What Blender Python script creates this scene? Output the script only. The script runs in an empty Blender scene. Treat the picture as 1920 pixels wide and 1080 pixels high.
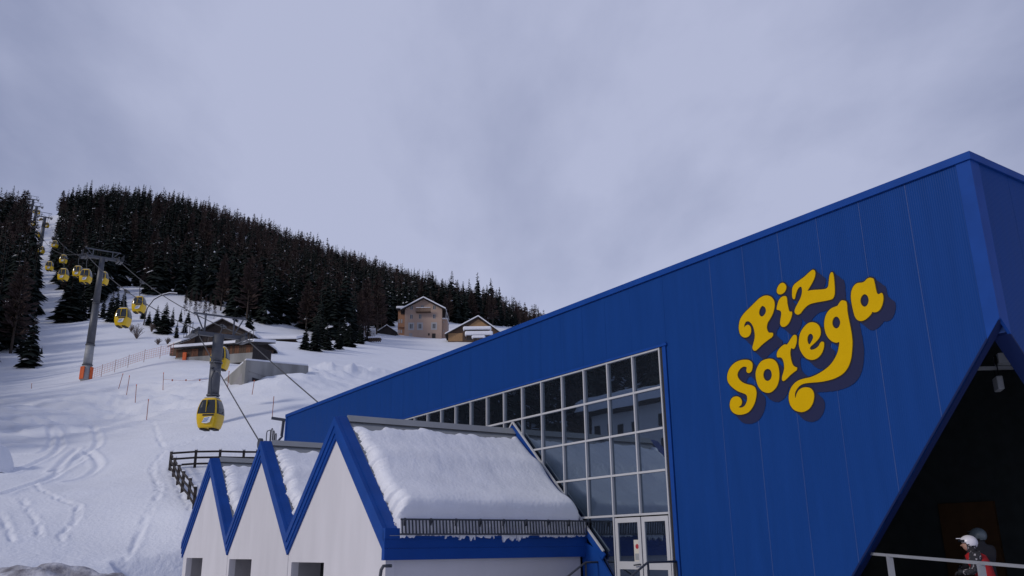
import bpy, bmesh, math, random
import numpy as np
from mathutils import Vector, Matrix, Quaternion

random.seed(7); rng = np.random.default_rng(11)
SC = bpy.context.scene
COL = SC.collection

# ------------------------------------------------------------------ camera, sky, sun, exposure
F_PX, PITCH, ROLL, TH = 1585.2, .29957752, -.01182378, .593304788   # TH: heading of the station's long wall
fw = np.array([0, math.cos(PITCH), math.sin(PITCH)])
rt0 = np.array([1., 0, 0]); up0 = np.cross(rt0, fw)
RT = rt0 * math.cos(ROLL) + up0 * math.sin(ROLL)
UP = up0 * math.cos(ROLL) - rt0 * math.sin(ROLL)
cam = bpy.data.cameras.new('camera'); cam.sensor_width = 36; cam.lens = F_PX / 1920 * 36
cam.clip_start = .1; cam.clip_end = 6000
co = bpy.data.objects.new('camera', cam); COL.objects.link(co); SC.camera = co
co.matrix_world = Matrix([[RT[i], UP[i], -fw[i], 0] for i in range(3)] + [[0, 0, 0, 1]])

SUN_DIR = Vector((-.75, -.47, .52)).normalized()          # towards the sun
sl = bpy.data.lights.new('sun', 'SUN'); sl.energy = 1.45; sl.angle = math.radians(10); sl.color = (1, .93, .84)
so = bpy.data.objects.new('sun', sl); COL.objects.link(so)
so.rotation_euler = SUN_DIR.to_track_quat('Z', 'Y').to_euler()

def ray(px, py): return fw + RT * ((px - 960) / F_PX) + UP * ((540 - py) / F_PX)
world = bpy.data.worlds.new('World'); SC.world = world; world.use_nodes = True
nt = world.node_tree; nt.nodes.clear()
def wn(t, **k):
    n = nt.nodes.new(t)
    for a, b in k.items(): setattr(n, a, b)
    return n
wo = wn('ShaderNodeOutputWorld'); bg = wn('ShaderNodeBackground'); bg.inputs[1].default_value = .1
sky = wn('ShaderNodeTexSky', sky_type='NISHITA', sun_disc=False,
         sun_elevation=math.asin(SUN_DIR.z), sun_rotation=math.atan2(SUN_DIR.x, SUN_DIR.y))
tc = wn('ShaderNodeTexCoord'); sx = wn('ShaderNodeSeparateXYZ'); nt.links.new(tc.outputs['Generated'], sx.inputs[0])
zc = wn('ShaderNodeMath', operation='MAXIMUM'); zc.inputs[1].default_value = 0; nt.links.new(sx.outputs[2], zc.inputs[0])
za = wn('ShaderNodeMath', operation='ADD'); za.inputs[1].default_value = .22; nt.links.new(zc.outputs[0], za.inputs[0])
dx = wn('ShaderNodeMath', operation='DIVIDE'); dy = wn('ShaderNodeMath', operation='DIVIDE')
for n_, k in ((dx, 0), (dy, 1)):
    nt.links.new(sx.outputs[k], n_.inputs[0]); nt.links.new(za.outputs[0], n_.inputs[1])
cx = wn('ShaderNodeCombineXYZ'); nt.links.new(dx.outputs[0], cx.inputs[0]); nt.links.new(dy.outputs[0], cx.inputs[1])
mp = wn('ShaderNodeMapping'); mp.inputs['Rotation'].default_value = (0, 0, math.radians(35)); mp.inputs['Scale'].default_value = (1.0, .55, 1)
nt.links.new(cx.outputs[0], mp.inputs[0])
n1 = wn('ShaderNodeTexNoise'); n1.inputs['Scale'].default_value = 1.1; n1.inputs['Detail'].default_value = 7; n1.inputs['Roughness'].default_value = .5; n1.inputs['Distortion'].default_value = .6
n2 = wn('ShaderNodeTexNoise'); n2.inputs['Scale'].default_value = 5.0; n2.inputs['Detail'].default_value = 8; n2.inputs['Roughness'].default_value = .55
nt.links.new(mp.outputs[0], n1.inputs[0]); nt.links.new(mp.outputs[0], n2.inputs[0])
mm = wn('ShaderNodeMath', operation='MULTIPLY_ADD'); mm.inputs[1].default_value = .27; nt.links.new(n2.outputs[0], mm.inputs[0])
# the cloud sheet is thinner over the valley ahead
dp = wn('ShaderNodeVectorMath', operation='DOT_PRODUCT'); nt.links.new(tc.outputs['Generated'], dp.inputs[0]); dp.inputs[1].default_value = tuple(Vector(ray(1080, 360)).normalized())
th_n = wn('ShaderNodeMapRange'); th_n.interpolation_type = 'SMOOTHSTEP'; th_n.inputs[1].default_value = .80; th_n.inputs[2].default_value = 1.0; th_n.inputs[3].default_value = -.12; th_n.inputs[4].default_value = .20
nt.links.new(dp.outputs['Value'], th_n.inputs[0])
hz0 = wn('ShaderNodeMapRange'); hz0.interpolation_type = 'SMOOTHSTEP'; hz0.inputs[1].default_value = .05; hz0.inputs[2].default_value = .42; hz0.inputs[3].default_value = .13; hz0.inputs[4].default_value = -.02
nt.links.new(sx.outputs[2], hz0.inputs[0]); a0 = wn('ShaderNodeMath', operation='ADD'); nt.links.new(n1.outputs[0], a0.inputs[0]); nt.links.new(hz0.outputs[0], a0.inputs[1])
ad = wn('ShaderNodeMath', operation='ADD'); nt.links.new(a0.outputs[0], ad.inputs[0]); nt.links.new(th_n.outputs[0], ad.inputs[1]); nt.links.new(ad.outputs[0], mm.inputs[2])
cr = wn('ShaderNodeValToRGB'); e = cr.color_ramp.elements
e[0].position = .46; e[0].color = (.25, .288, .457, 1); e[1].position = .82; e[1].color = (.508, .546, .742, 1)
nt.links.new(mm.outputs[0], cr.inputs[0])
sc10 = wn('ShaderNodeVectorMath', operation='SCALE'); sc10.inputs['Scale'].default_value = 10; nt.links.new(cr.outputs[0], sc10.inputs[0])
mix = wn('ShaderNodeMixRGB'); mix.inputs[0].default_value = .93
nt.links.new(sky.outputs[0], mix.inputs[1]); nt.links.new(sc10.outputs[0], mix.inputs[2])
nt.links.new(mix.outputs[0], bg.inputs[0]); nt.links.new(bg.outputs[0], wo.inputs[0])

SC.view_settings.view_transform = 'Standard'; SC.view_settings.look = 'None'
SC.view_settings.gamma = 1; SC.view_settings.use_curve_mapping = False
SC.view_settings.exposure = -.12
SC.cycles.max_bounces = 6; SC.cycles.use_denoising = True

# ------------------------------------------------------------------ geometry helpers
W = np.array([-math.sin(TH), math.cos(TH), 0.]); N = np.array([math.cos(TH), math.sin(TH), 0.])
def nsz(n, s, z): p = N * n + W * s; return Vector((p[0], p[1], z))
def at(px, py, depth): d = ray(px, py); return Vector(d * depth / d[1])
def at_n(px, py, n): d = ray(px, py); return Vector(d * n / (d @ N))
def wall_sz(px, py, n=15.): p = np.array(at_n(px, py, n)); return float(p @ W), float(p[2])
def proj(P):
    P = np.asarray(P, float); z = P @ fw; z = np.where(np.abs(z) < 1e-6, 1e-6, z)
    return 960 + F_PX * (P @ RT) / z, 540 - F_PX * (P @ UP) / z, z

def vnoise(x, y, seed=0):
    xi = np.floor(x).astype(np.int64); yi = np.floor(y).astype(np.int64); fx = x - xi; fy = y - yi
    fx = fx * fx * (3 - 2 * fx); fy = fy * fy * (3 - 2 * fy)
    def h(a, b):
        k = (a * 374761393 + b * 668265263 + seed * 1442695041) & 0xffffffff
        k = ((k ^ (k >> 13)) * 1274126177) & 0xffffffff
        return ((k ^ (k >> 16)) & 0xffff) / 65535.
    return (h(xi, yi) * (1 - fx) + h(xi + 1, yi) * fx) * (1 - fy) + (h(xi, yi + 1) * (1 - fx) + h(xi + 1, yi + 1) * fx) * fy - .5
def fbm(x, y, o=4, seed=0):
    r = 0; a = 1
    for i in range(o): r = r + a * vnoise(x * 2 ** i, y * 2 ** i, seed + i); a *= .5
    return r

MATS = {}
def material(name, col, rough=.6, metal=0, spec=.5, var=0, vscale=3., bump=0, bscale=20., stretch=(1, 1, 1), col2=None, vrange=(.35, .65), bdist=.02, detail=5):
    m = bpy.data.materials.new(name); m.use_nodes = True; MATS[name] = m
    t = m.node_tree; b = t.nodes['Principled BSDF']
    b.inputs['Base Color'].default_value = (*col, 1); b.inputs['Roughness'].default_value = rough
    b.inputs['Metallic'].default_value = metal; b.inputs['Specular IOR Level'].default_value = spec
    tcn = t.nodes.new('ShaderNodeTexCoord'); mpn = t.nodes.new('ShaderNodeMapping'); mpn.inputs['Scale'].default_value = stretch
    t.links.new(tcn.outputs['Object'], mpn.inputs[0])
    if var or col2:
        nn = t.nodes.new('ShaderNodeTexNoise'); nn.inputs['Scale'].default_value = vscale; nn.inputs['Detail'].default_value = detail
        t.links.new(mpn.outputs[0], nn.inputs[0])
        r = t.nodes.new('ShaderNodeValToRGB'); c2 = col2 or tuple(c * (1 - var) for c in col)
        r.color_ramp.elements[0].color = (*c2, 1); r.color_ramp.elements[1].color = (*col, 1)
        r.color_ramp.elements[0].position, r.color_ramp.elements[1].position = vrange
        t.links.new(nn.outputs[0], r.inputs[0]); t.links.new(r.outputs[0], b.inputs['Base Color'])
    if bump:
        bn = t.nodes.new('ShaderNodeTexNoise'); bn.inputs['Scale'].default_value = bscale; bn.inputs['Detail'].default_value = 5
        t.links.new(mpn.outputs[0], bn.inputs[0])
        bb = t.nodes.new('ShaderNodeBump'); bb.inputs['Strength'].default_value = bump; bb.inputs['Distance'].default_value = bdist
        t.links.new(bn.outputs[0], bb.inputs['Height']); t.links.new(bb.outputs[0], b.inputs['Normal'])
    return m

class MB:
    def __init__(s): s.v = []; s.f = []; s.m = []
    def add(s, vs, fs, m=0):
        k = len(s.v); s.v += [tuple(p) for p in vs]; s.f += [tuple(i + k for i in f) for f in fs]; s.m += [m] * len(fs); return s
    def box(s, a, b, m=0):
        x0, y0, z0 = a; x1, y1, z1 = b
        return s.add([(x0, y0, z0), (x1, y0, z0), (x1, y1, z0), (x0, y1, z0), (x0, y0, z1), (x1, y0, z1), (x1, y1, z1), (x0, y1, z1)],
                     [(3, 2, 1, 0), (4, 5, 6, 7), (0, 1, 5, 4), (1, 2, 6, 5), (2, 3, 7, 6), (3, 0, 4, 7)], m)
    def beam(s, a, b, w, h, m=0, up=(0, 0, 1)):           # rectangular bar from a to b
        a = Vector(a); b = Vector(b); d = (b - a).normalized(); u = Vector(up)
        r = d.cross(u)
        if r.length < 1e-4: r = d.cross(Vector((0, 1, 0)))
        r.normalize(); u = r.cross(d); vs = []
        for p in (a, b):
            for i, j in ((-1, -1), (1, -1), (1, 1), (-1, 1)): vs.append(p + r * (i * w / 2) + u * (j * h / 2))
        return s.add(vs, [(0, 1, 2, 3), (7, 6, 5, 4), (0, 4, 5, 1), (1, 5, 6, 2), (2, 6, 7, 3), (3, 7, 4, 0)], m)
    def tube(s, pts, r, n=8, m=0, caps=True):
        pts = [Vector(p) for p in pts]; R = r if isinstance(r, (list, tuple)) else [r] * len(pts); vs = []; fs = []
        prev = None
        for i, p in enumerate(pts):
            d = (pts[min(i + 1, len(pts) - 1)] - pts[max(i - 1, 0)]).normalized()
            if prev is None:
                u = d.cross(Vector((0, 0, 1)))
                if u.length < 1e-3: u = d.cross(Vector((1, 0, 0)))
            else: u = prev - d * prev.dot(d)
            u.normalize(); prev = u; w = d.cross(u)
            for k in range(n):
                a = 2 * math.pi * k / n; vs.append(p + (u * math.cos(a) + w * math.sin(a)) * R[i])
        for i in range(len(pts) - 1):
            for k in range(n):
                a = i * n + k; b = i * n + (k + 1) % n; fs.append((a, b, b + n, a + n))
        if caps: fs.append(tuple(range(n))[::-1]); fs.append(tuple(range((len(pts) - 1) * n, len(pts) * n)))
        return s.add(vs, fs, m)
    def prism(s, poly, fa, fb, m=0):                      # poly of 2-D points; fa, fb map to the two faces
        n = len(poly); A = [fa(*p) for p in poly]; B = [fb(*p) for p in poly]
        fs = [tuple(range(n))[::-1], tuple(range(n, 2 * n))] + [(i, (i + 1) % n, (i + 1) % n + n, i + n) for i in range(n)]
        return s.add(A + B, fs, m)
    def build(s, name, mats, parent=None, off=None, smooth=False):
        me = bpy.data.meshes.new(name); o3 = off or (0, 0, 0)
        me.from_pydata([(p[0] - o3[0], p[1] - o3[1], p[2] - o3[2]) for p in s.v], [], s.f)
        mats = mats if isinstance(mats, (list, tuple)) else [mats]
        for mt in mats: me.materials.append(mt)
        me.polygons.foreach_set('material_index', s.m)
        if smooth: me.polygons.foreach_set('use_smooth', [True] * len(s.f))
        bm = bmesh.new(); bm.from_mesh(me); bmesh.ops.delete(bm, geom=[v for v in bm.verts if not v.link_faces], context='VERTS'); bmesh.ops.recalc_face_normals(bm, faces=bm.faces); bm.to_mesh(me); bm.free()
        return link(name, me, parent)
def link(name, me, parent=None):
    o = bpy.data.objects.new(name, me); COL.objects.link(o)
    if parent is not None: o.parent = parent
    return o
def bevel(o, w=.02, seg=2):
    b = o.modifiers.new('bevel', 'BEVEL'); b.width = w; b.segments = seg; b.limit_method = 'ANGLE'; b.angle_limit = .6; return o
def tag(o, label=None, cat=None, group=None, kind=None):
    for k, v in (('label', label), ('category', cat), ('group', group), ('kind', kind)):
        if v: o[k] = v
    return o
def thing(name, label, cat, loc=(0, 0, 0), rz=0, group=None):
    o = bpy.data.objects.new(name, None); COL.objects.link(o); o.location = loc; o.rotation_euler = (0, 0, rz); o.empty_display_size = .3
    return tag(o, label, cat, group)
def copy_tree(o, parent=None):
    c = o.copy(); COL.objects.link(c)
    if parent is not None: c.parent = parent
    for ch in o.children: copy_tree(ch, c)
    return c
def tri_mesh(name, V, Fc, mats, mi=None, smooth=False):   # numpy triangles -> mesh
    me = bpy.data.meshes.new(name); V = np.asarray(V, np.float32); Fc = np.asarray(Fc, np.int32); k = Fc.shape[1]
    me.vertices.add(len(V)); me.vertices.foreach_set('co', V.ravel())
    me.loops.add(Fc.size); me.loops.foreach_set('vertex_index', Fc.ravel())
    me.polygons.add(len(Fc)); me.polygons.foreach_set('loop_start', np.arange(0, Fc.size, k, dtype=np.int32))
    for mt in mats: me.materials.append(mt)
    if mi is not None: me.polygons.foreach_set('material_index', np.asarray(mi, np.int32))
    if smooth: me.polygons.foreach_set('use_smooth', np.ones(len(Fc), bool))
    me.update(calc_edges=True); me.validate(); return me

# ------------------------------------------------------------------ materials
snow_m = material('snow', (.82, .84, .90), .6, spec=.25, var=.05, vscale=.35, bump=.7, bscale=4.5, bdist=.08)
roofsnow_m = material('roof_snow', (.82, .83, .88), .5, spec=.3, var=.05, vscale=2, bump=.55, bscale=11, bdist=.03)
dirty_m = material('dirty_snow', (.55, .55, .60), .8, col2=(.16, .15, .17), vscale=2.2, bump=.8, bscale=6, bdist=.1)
def ribbed(name, col, along):
    m = material(name, col, .5, spec=.07)
    t = m.node_tree; b = t.nodes['Principled BSDF']; mpn = [n for n in t.nodes if n.type == 'MAPPING'][0]
    wv = t.nodes.new('ShaderNodeTexWave'); wv.wave_type = 'BANDS'; wv.bands_direction = along; wv.inputs['Scale'].default_value = 7.0
    t.links.new(mpn.outputs[0], wv.inputs[0])
    bb = t.nodes.new('ShaderNodeBump'); bb.inputs['Strength'].default_value = .22; bb.inputs['Distance'].default_value = .012
    t.links.new(wv.outputs['Fac'], bb.inputs['Height']); t.links.new(bb.outputs[0], b.inputs['Normal'])
    nn = t.nodes.new('ShaderNodeTexNoise'); nn.inputs['Scale'].default_value = 1.6; nn.inputs['Detail'].default_value = 6
    m2 = t.nodes.new('ShaderNodeMapping'); m2.inputs['Scale'].default_value = (2.5, 2.5, .25)
    t.links.new([n for n in t.nodes if n.type == 'TEX_COORD'][0].outputs['Object'], m2.inputs[0]); t.links.new(m2.outputs[0], nn.inputs[0])
    r = t.nodes.new('ShaderNodeValToRGB'); r.color_ramp.elements[0].color = (*[c * .92 for c in col], 1); r.color_ramp.elements[1].color = (*[c * 1.04 for c in col], 1)
    r.color_ramp.elements[0].position = .3; r.color_ramp.elements[1].position = .7
    t.links.new(nn.outputs[0], r.inputs[0]); t.links.new(r.outputs[0], b.inputs['Base Color'])
    rr = t.nodes.new('ShaderNodeMapRange'); rr.inputs[3].default_value = .38; rr.inputs[4].default_value = .50
    t.links.new(nn.outputs[0], rr.inputs[0]); t.links.new(rr.outputs[0], b.inputs['Roughness'])
    return m
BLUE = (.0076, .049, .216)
panel_m = ribbed('blue_ribbed_panel', BLUE, 'Y')
panel_front_m = ribbed('blue_ribbed_panel_front', BLUE, 'X')
blue_m = material('blue_sheet_metal', (.010, .062, .29), .42, spec=.12, var=.15, vscale=1.5)
shaded_blue_m = material('shaded_blue_reveal', (.006, .016, .075), .6, spec=.15)  # darkened version of the blue: shade on the opening's reveal put into the colour
seam_m = material('panel_joint', (.05, .12, .36), .5)
strip_m = material('joint_strip', (.030, .068, .22), .5, col2=(.0085, .048, .22), vscale=.8)
white_m = material('white_render', (.655, .635, .655), .85, var=.07, vscale=1.6, stretch=(1, 1, .22), bump=.25, bscale=30, bdist=.01)
side_m = material('side_render', (.62, .60, .62), .85, var=.06, vscale=1.2, bump=.25, bscale=30, bdist=.01)
grey_m = material('grey_reveal', (.30, .29, .30), .8, var=.1)
alu_m = material('white_aluminium', (.52, .52, .53), .4, var=.05)
rail_m = material('painted_rail', (.26, .27, .29), .45, var=.1)
darkrail_m = material('dark_steel', (.05, .055, .07), .45, var=.2)
roofgrey_m = material('grey_roof_sheet', (.27, .28, .29), .5, var=.08, vscale=2)
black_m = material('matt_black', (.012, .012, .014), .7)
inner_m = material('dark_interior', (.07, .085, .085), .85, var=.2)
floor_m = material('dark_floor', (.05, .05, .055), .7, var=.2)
concrete_m = material('concrete', (.34, .335, .32), .9, var=.35, vscale=.6, bump=.3, bscale=8, bdist=.02, stretch=(1, 1, .35))
steel_m = material('galvanised_steel', (.105, .11, .125), .5, metal=.2, var=.15, vscale=2)
steel_pale_m = material('pale_steel', (.33, .34, .35), .55, var=.1)
rope_m = material('steel_rope', (.05, .05, .055), .6)
orange_m = material('orange_padding', (.72, .13, .03), .7, var=.15)
yellow_m = material('gondola_yellow', (.78, .50, .012), .3, spec=.5, var=.05)
letter_m = material('sign_yellow', (.66, .40, .002), .6, spec=.06, var=.04)
shadow_m = material('sign_navy', (.024, .028, .072), .6, spec=.06)
outl_m = material('sign_outline', (.022, .018, .026), .6, spec=.2)
wood_m = material('weathered_wood', (.11, .065, .042), .85, var=.45, vscale=4, stretch=(6, 6, .6))
greywood_m = material('grey_wood', (.075, .058, .052), .9, var=.45, vscale=4, stretch=(6, 6, .6))
woodred_m = material('reddish_wood', (.20, .085, .045), .85, var=.5, vscale=3, stretch=(5, 5, .6))
woodlight_m = material('fresh_wood', (.42, .25, .12), .8, var=.3, vscale=3, stretch=(6, 6, .6))
wooddark_m = material('dark_wood', (.035, .028, .027), .9, var=.4, vscale=4)
beige_m = material('beige_plaster', (.41, .295, .235), .9, var=.08, vscale=.6)
orangewall_m = material('orange_plaster', (.40, .21, .12), .9, var=.12, vscale=.6)
trimgrey_m = material('grey_painted_surround', (.36, .36, .37), .9)
offwhite_m = material('offwhite_plaster', (.74, .73, .72), .9, var=.08)
pane_m = material('window_pane', (.02, .025, .03), .08, spec=.6)
net_m = material('orange_net', (.66, .34, .30), .8)
pole_m = material('red_brown_pole', (.34, .11, .07), .8)
trunk_m = material('bark', (.075, .055, .045), .95, var=.4, vscale=3)
needle_m = material('spruce_needles', (.028, .036, .032), .95, spec=.05, col2=(.014, .020, .019), vscale=.25)
larch_m = material('larch_twigs', (.085, .060, .054), .95, spec=.05, col2=(.050, .037, .035), vscale=.3)
brush_m = material('bare_twigs', (.15, .115, .10), .95, spec=.1)
red_m = material('red_jacket', (.42, .008, .012), .8, var=.3, vscale=8)
cloth_m = material('dark_cloth', (.02, .02, .026), .85, var=.3, vscale=10)
pattern_m = material('patterned_cloth', (.35, .33, .36), .85, col2=(.018, .018, .024), vscale=22, vrange=(.58, .62))
bluecloth_m = material('blue_cloth', (.02, .06, .12), .85)
skin_m = material('skin', (.42, .24, .18), .6)
helmet_m = material('white_helmet', (.74, .72, .78), .3)
helmet2_m = material('grey_helmet', (.12, .15, .16), .3)
gog_m = material('goggle_lens', (.01, .012, .016), .15)
brown_m = material('brown_door', (.16, .08, .03), .7, var=.2)
lamp_m = material('grey_housing', (.66, .68, .68), .6)
paper_m = material('paper', (.62, .58, .50), .8)
redprint_m = material('red_print', (.40, .03, .04), .8)
decal_m = material('white_decal', (.72, .74, .78), .6)
decalblue_m = material('blue_decal', (.12, .22, .45), .6)
# coated glass: mirror-like blue-grey reflection over a dark room
glass_m = bpy.data.materials.new('coated_glass'); glass_m.use_nodes = True
t = glass_m.node_tree; b = t.nodes['Principled BSDF']
b.inputs['Base Color'].default_value = (.006, .009, .014, 1); b.inputs['Roughness'].default_value = .25
gl = t.nodes.new('ShaderNodeBsdfGlossy'); gl.inputs['Roughness'].default_value = .012; gl.inputs['Color'].default_value = (.62, .80, 1, 1)
gn = t.nodes.new('ShaderNodeTexNoise'); gn.inputs['Scale'].default_value = .5; gb = t.nodes.new('ShaderNodeBump'); gb.inputs['Strength'].default_value = .035; gb.inputs['Distance'].default_value = .05
tcg = t.nodes.new('ShaderNodeTexCoord'); t.links.new(tcg.outputs['Object'], gn.inputs[0]); t.links.new(gn.outputs[0], gb.inputs['Height']); t.links.new(gb.outputs[0], gl.inputs['Normal'])
mg = t.nodes.new('ShaderNodeMixShader'); mg.inputs[0].default_value = .27
t.links.new(b.outputs[0], mg.inputs[1]); t.links.new(gl.outputs[0], mg.inputs[2]); t.links.new(mg.outputs[0], t.nodes['Material Output'].inputs[0])

# ------------------------------------------------------------------ terrain
cp = []
def C(px, py, d): cp.append(tuple(at(px, py, d)))
def P(x, y, z): cp.append((x, y, z))
for q in ((0, 0, -1.65), (-8, 6, -1.7), (9, 6, -1.65), (10, 14, -1.7), (0, 18, -2.2), (-6, 28, -2.5), (-14, 33, -2.3), (-15, 36, -1.9), (0, -25, -1.8), (25, 0, -1.7), (-22, 14, -2.2),
          (-40, -10, -1.8), (40, -20, -2), (-80, -60, -3), (60, -80, -3), (0, -120, -6), (20, 30, -1.8), (10, 45, -1.6), (-6, 47, -1.2), (-30, 24, -2.), (-18, 36, -1.6)): P(*q)
for q in ((150, 1080, 39), (150, 1000, 46), (150, 900, 59), (150, 810, 79), (160, 713, 115), (20, 1080, 38), (20, 1000, 45), (20, 900, 57), (20, 800, 79), (10, 733, 108), (300, 1000, 46), (300, 850, 63),
          (365, 958, 47.5), (320, 882, 58), (470, 880, 60), (60, 727, 110), (240, 690, 117), (300, 668, 123), (395, 798, 72), (340, 960, 47), (300, 760, 86),
          (110, 700, 134), (40, 676, 150), (60, 640, 170), (125, 603, 196), (200, 602, 190), (75, 560, 222), (78, 500, 285), (88, 440, 352), (92, 412, 400), (94, 416, 470),
          (260, 645, 165), (330, 640, 172), (250, 590, 205), (350, 570, 215), (260, 545, 232), (330, 672, 133), (400, 671, 133), (480, 660, 138), (430, 717, 92), (520, 714, 97), (570, 690, 112),
          (620, 652, 165), (560, 640, 185), (500, 640, 170), (700, 640, 232), (740, 690, 150), (600, 705, 118), (560, 765, 76), (790, 633, 262), (870, 636, 262), (930, 640, 255), (800, 598, 325),
          (160, 395, 395), (300, 415, 400), (500, 472, 425), (700, 532, 455), (850, 572, 485), (1000, 614, 520), (1060, 640, 545), (1010, 628, 390), (1090, 650, 400), (1250, 705, 520), (1400, 730, 480), (480, 560, 300), (640, 590, 310),
          (-200, 720, 118), (-300, 560, 240), (-600, 560, 240), (-400, 380, 420), (-900, 560, 250), (-1200, 400, 330)): C(*q)
for q in ((-62, 38, 4), (-90, 30, 9), (-120, 60, 34), (-170, 60, 58), (-240, 90, 110), (-200, 0, 40), (-300, -20, 80), (-380, 150, 190), (-420, 350, 230), (-250, 480, 200), (-120, 560, 185), (60, 640, 140), (150, 560, 95),
          (60, 70, 4), (80, 120, 18), (90, 220, 45), (160, 340, 80), (250, 500, 100), (300, 200, 40), (400, 400, 90), (0, 780, 130), (-300, 800, 190), (400, 800, 100), (200, 0, 0), (-20, 90, 0.0)): P(*q)
cp.pop()
CP = np.array(cp)
def tpsk(d2): return .5 * d2 * np.log(d2 + 1e-9)
_s = 100.
_X = CP[:, :2] / _s; _n = len(CP)
_K = tpsk(((_X[:, None] - _X[None]) ** 2).sum(-1)) + np.eye(_n) * 2e-4
_P = np.c_[np.ones(_n), _X]; _A = np.block([[_K, _P], [_P.T, np.zeros((3, 3))]])
_w = np.linalg.solve(_A, np.r_[CP[:, 2], 0, 0, 0])
def hgt(x, y):
    x = np.atleast_1d(np.asarray(x, float)); y = np.atleast_1d(np.asarray(y, float)); q = np.c_[x, y] / _s
    z = _w[-3] + q @ _w[-2:]
    for k in range(_n): z = z + _w[k] * tpsk(((q - _X[k]) ** 2).sum(1))
    d = np.hypot(x, y); far = np.clip((d - 36) / 25, 0, 1)
    z = z + far * (.28 * fbm(x / 17., y / 17., 3, 3) + .09 * fbm(x / 3.1, y / 3.1, 3, 9)) + .12 * (1 - far) * fbm(x / 5., y / 5., 3, 5)
    # the levelled yard under the station
    pn = x * N[0] + y * N[1]; ps = x * W[0] + y * W[1]
    ins = np.clip(np.minimum(np.minimum(pn - 7.5, 60 - pn), np.minimum(ps - 3, 45.5 - ps)) / 1.5, 0, 1)
    return z * (1 - ins) + np.minimum(z, -2.0) * ins
def ground_at(px, py, lo=30, hi=600):
    d = ray(px, py); ys = np.arange(lo, hi, .5); g = hgt(d[0] / d[1] * ys, ys) - d[2] / d[1] * ys
    k = np.argmax(g > 0); y = ys[k] if g[k] > 0 else hi
    if k > 0 and g[k] > 0: y = ys[k - 1] + .5 * (-g[k - 1]) / (g[k] - g[k - 1])
    return Vector((d[0] / d[1] * y, y, d[2] / d[1] * y))
def gz(x, y): return float(hgt(x, y)[0])

az = np.radians(np.concatenate([np.arange(-180, -76, 4), np.arange(-76, -34, .8), np.arange(-34, 1.5, .07), np.arange(1.5, 40, 1.0), np.arange(40, 180, 5)]))
rr = np.concatenate([[.5], np.arange(3, 36, 1.5), np.arange(36, 76, .22), np.arange(76, 125, .4), np.arange(125, 300, 2.), np.arange(300, 900, 9.)])
na, nr = len(az), len(rr)
AZ, RR = np.meshgrid(az, rr); TX = (np.sin(AZ) * RR).ravel(); TY = (np.cos(AZ) * RR).ravel(); TZ = hgt(TX, TY)
def track(pts, wid, dep, berm=.5, jag=0, c27=True):
    q = []
    for a, b in pts:
        if c27: a, b = a / 2.7, 680 + b / 2.7
        g = ground_at(a, b, 37, 200); q.append((g.x, g.y))
    q = np.array(q); out = []
    for i in range(len(q) - 1):                                     # Catmull-Rom
        p0, p1, p2, p3 = q[max(i - 1, 0)], q[i], q[i + 1], q[min(i + 2, len(q) - 1)]
        for u in np.linspace(0, 1, 14, endpoint=False):
            out.append(.5 * (2 * p1 + (p2 - p0) * u + (2 * p0 - 5 * p1 + 4 * p2 - p3) * u * u + (3 * p1 - p0 - 3 * p2 + p3) * u ** 3))
    out.append(q[-1]); q = np.array(out)
    sel = np.where((TX > q[:, 0].min() - 3) & (TX < q[:, 0].max() + 3) & (TY > q[:, 1].min() - 3) & (TY < q[:, 1].max() + 3))[0]
    D = np.full(len(sel), 99.); SG = np.zeros(len(sel)); x = TX[sel]; y = TY[sel]
    for i in range(len(q) - 1):
        a = q[i]; ab = q[i + 1] - a; l2 = ab @ ab + 1e-9
        u = np.clip(((x - a[0]) * ab[0] + (y - a[1]) * ab[1]) / l2, 0, 1)
        ex = x - a[0] - u * ab[0]; ey = y - a[1] - u * ab[1]; d = np.hypot(ex, ey); m = d < D
        D[m] = d[m]; SG[m] = np.sign(ab[0] * ey - ab[1] * ex)[m]
    mod = 1 + (jag * 2 * vnoise(x / .33, y / .33, 21) if jag else 0)
    TZ[sel] += mod * (-dep * np.exp(-(D / wid) ** 2) + berm * dep * np.exp(-((D - 2.0 * wid) / (wid * .9)) ** 2) * np.where(SG > 0, 1, .55))
for pts in (((60, 340), (150, 325), (260, 320), (400, 310), (520, 295), (600, 270), (640, 235)), ((240, 330), (290, 370), (305, 415), (280, 455), (220, 490), (130, 530), (40, 560)),
            ((470, 310), (480, 350), (495, 390), (480, 430), (440, 455), (400, 480), (340, 520), (270, 555)), ((440, 450), (480, 480), (498, 520), (470, 555), (400, 590), (340, 605)),
            ((420, 490), (350, 530), (280, 570), (200, 605), (100, 635), (20, 665)), ((260, 335), (310, 325), (420, 310), (530, 292), (740, 250), (900, 225), (1010, 208)),
            ((590, 170), (570, 190), (580, 215), (640, 235)), ((390, 435), (330, 490), (270, 555)), ((170, 300), (230, 330), (260, 380), (240, 430), (190, 460), (60, 475)),
            ((20, 350), (90, 345), (160, 350), (240, 335))):
    track(pts, *((.30, .075, .5) if pts[0][1] < 341 and pts[-1][1] < 340 else (.22, .12, .65)))
for pts in (((1070, 360), (990, 390), (900, 420), (850, 440)), ((770, 290), (800, 380), (840, 440)), ((830, 450), (780, 510), (770, 560), (800, 620), (790, 690), (740, 780), (710, 850), (680, 920), (630, 1000)),
            ((180, 620), (250, 670), (330, 700), (390, 730), (380, 800), (310, 870), (300, 930)), ((110, 690), (150, 760), (190, 830), (200, 880)), ((0, 760), (30, 830), (60, 900)),
            ((860, 530), (890, 600), (930, 690), (960, 740))):
    track(pts, .16, .05, .4, jag=2.0)
for pts in (((690, 655), (800, 650), (960, 640)), ((620, 700), (720, 690), (860, 668), (1000, 660)), ((700, 720), (790, 700), (900, 690)), ((600, 668), (690, 660))):
    pass
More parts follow.
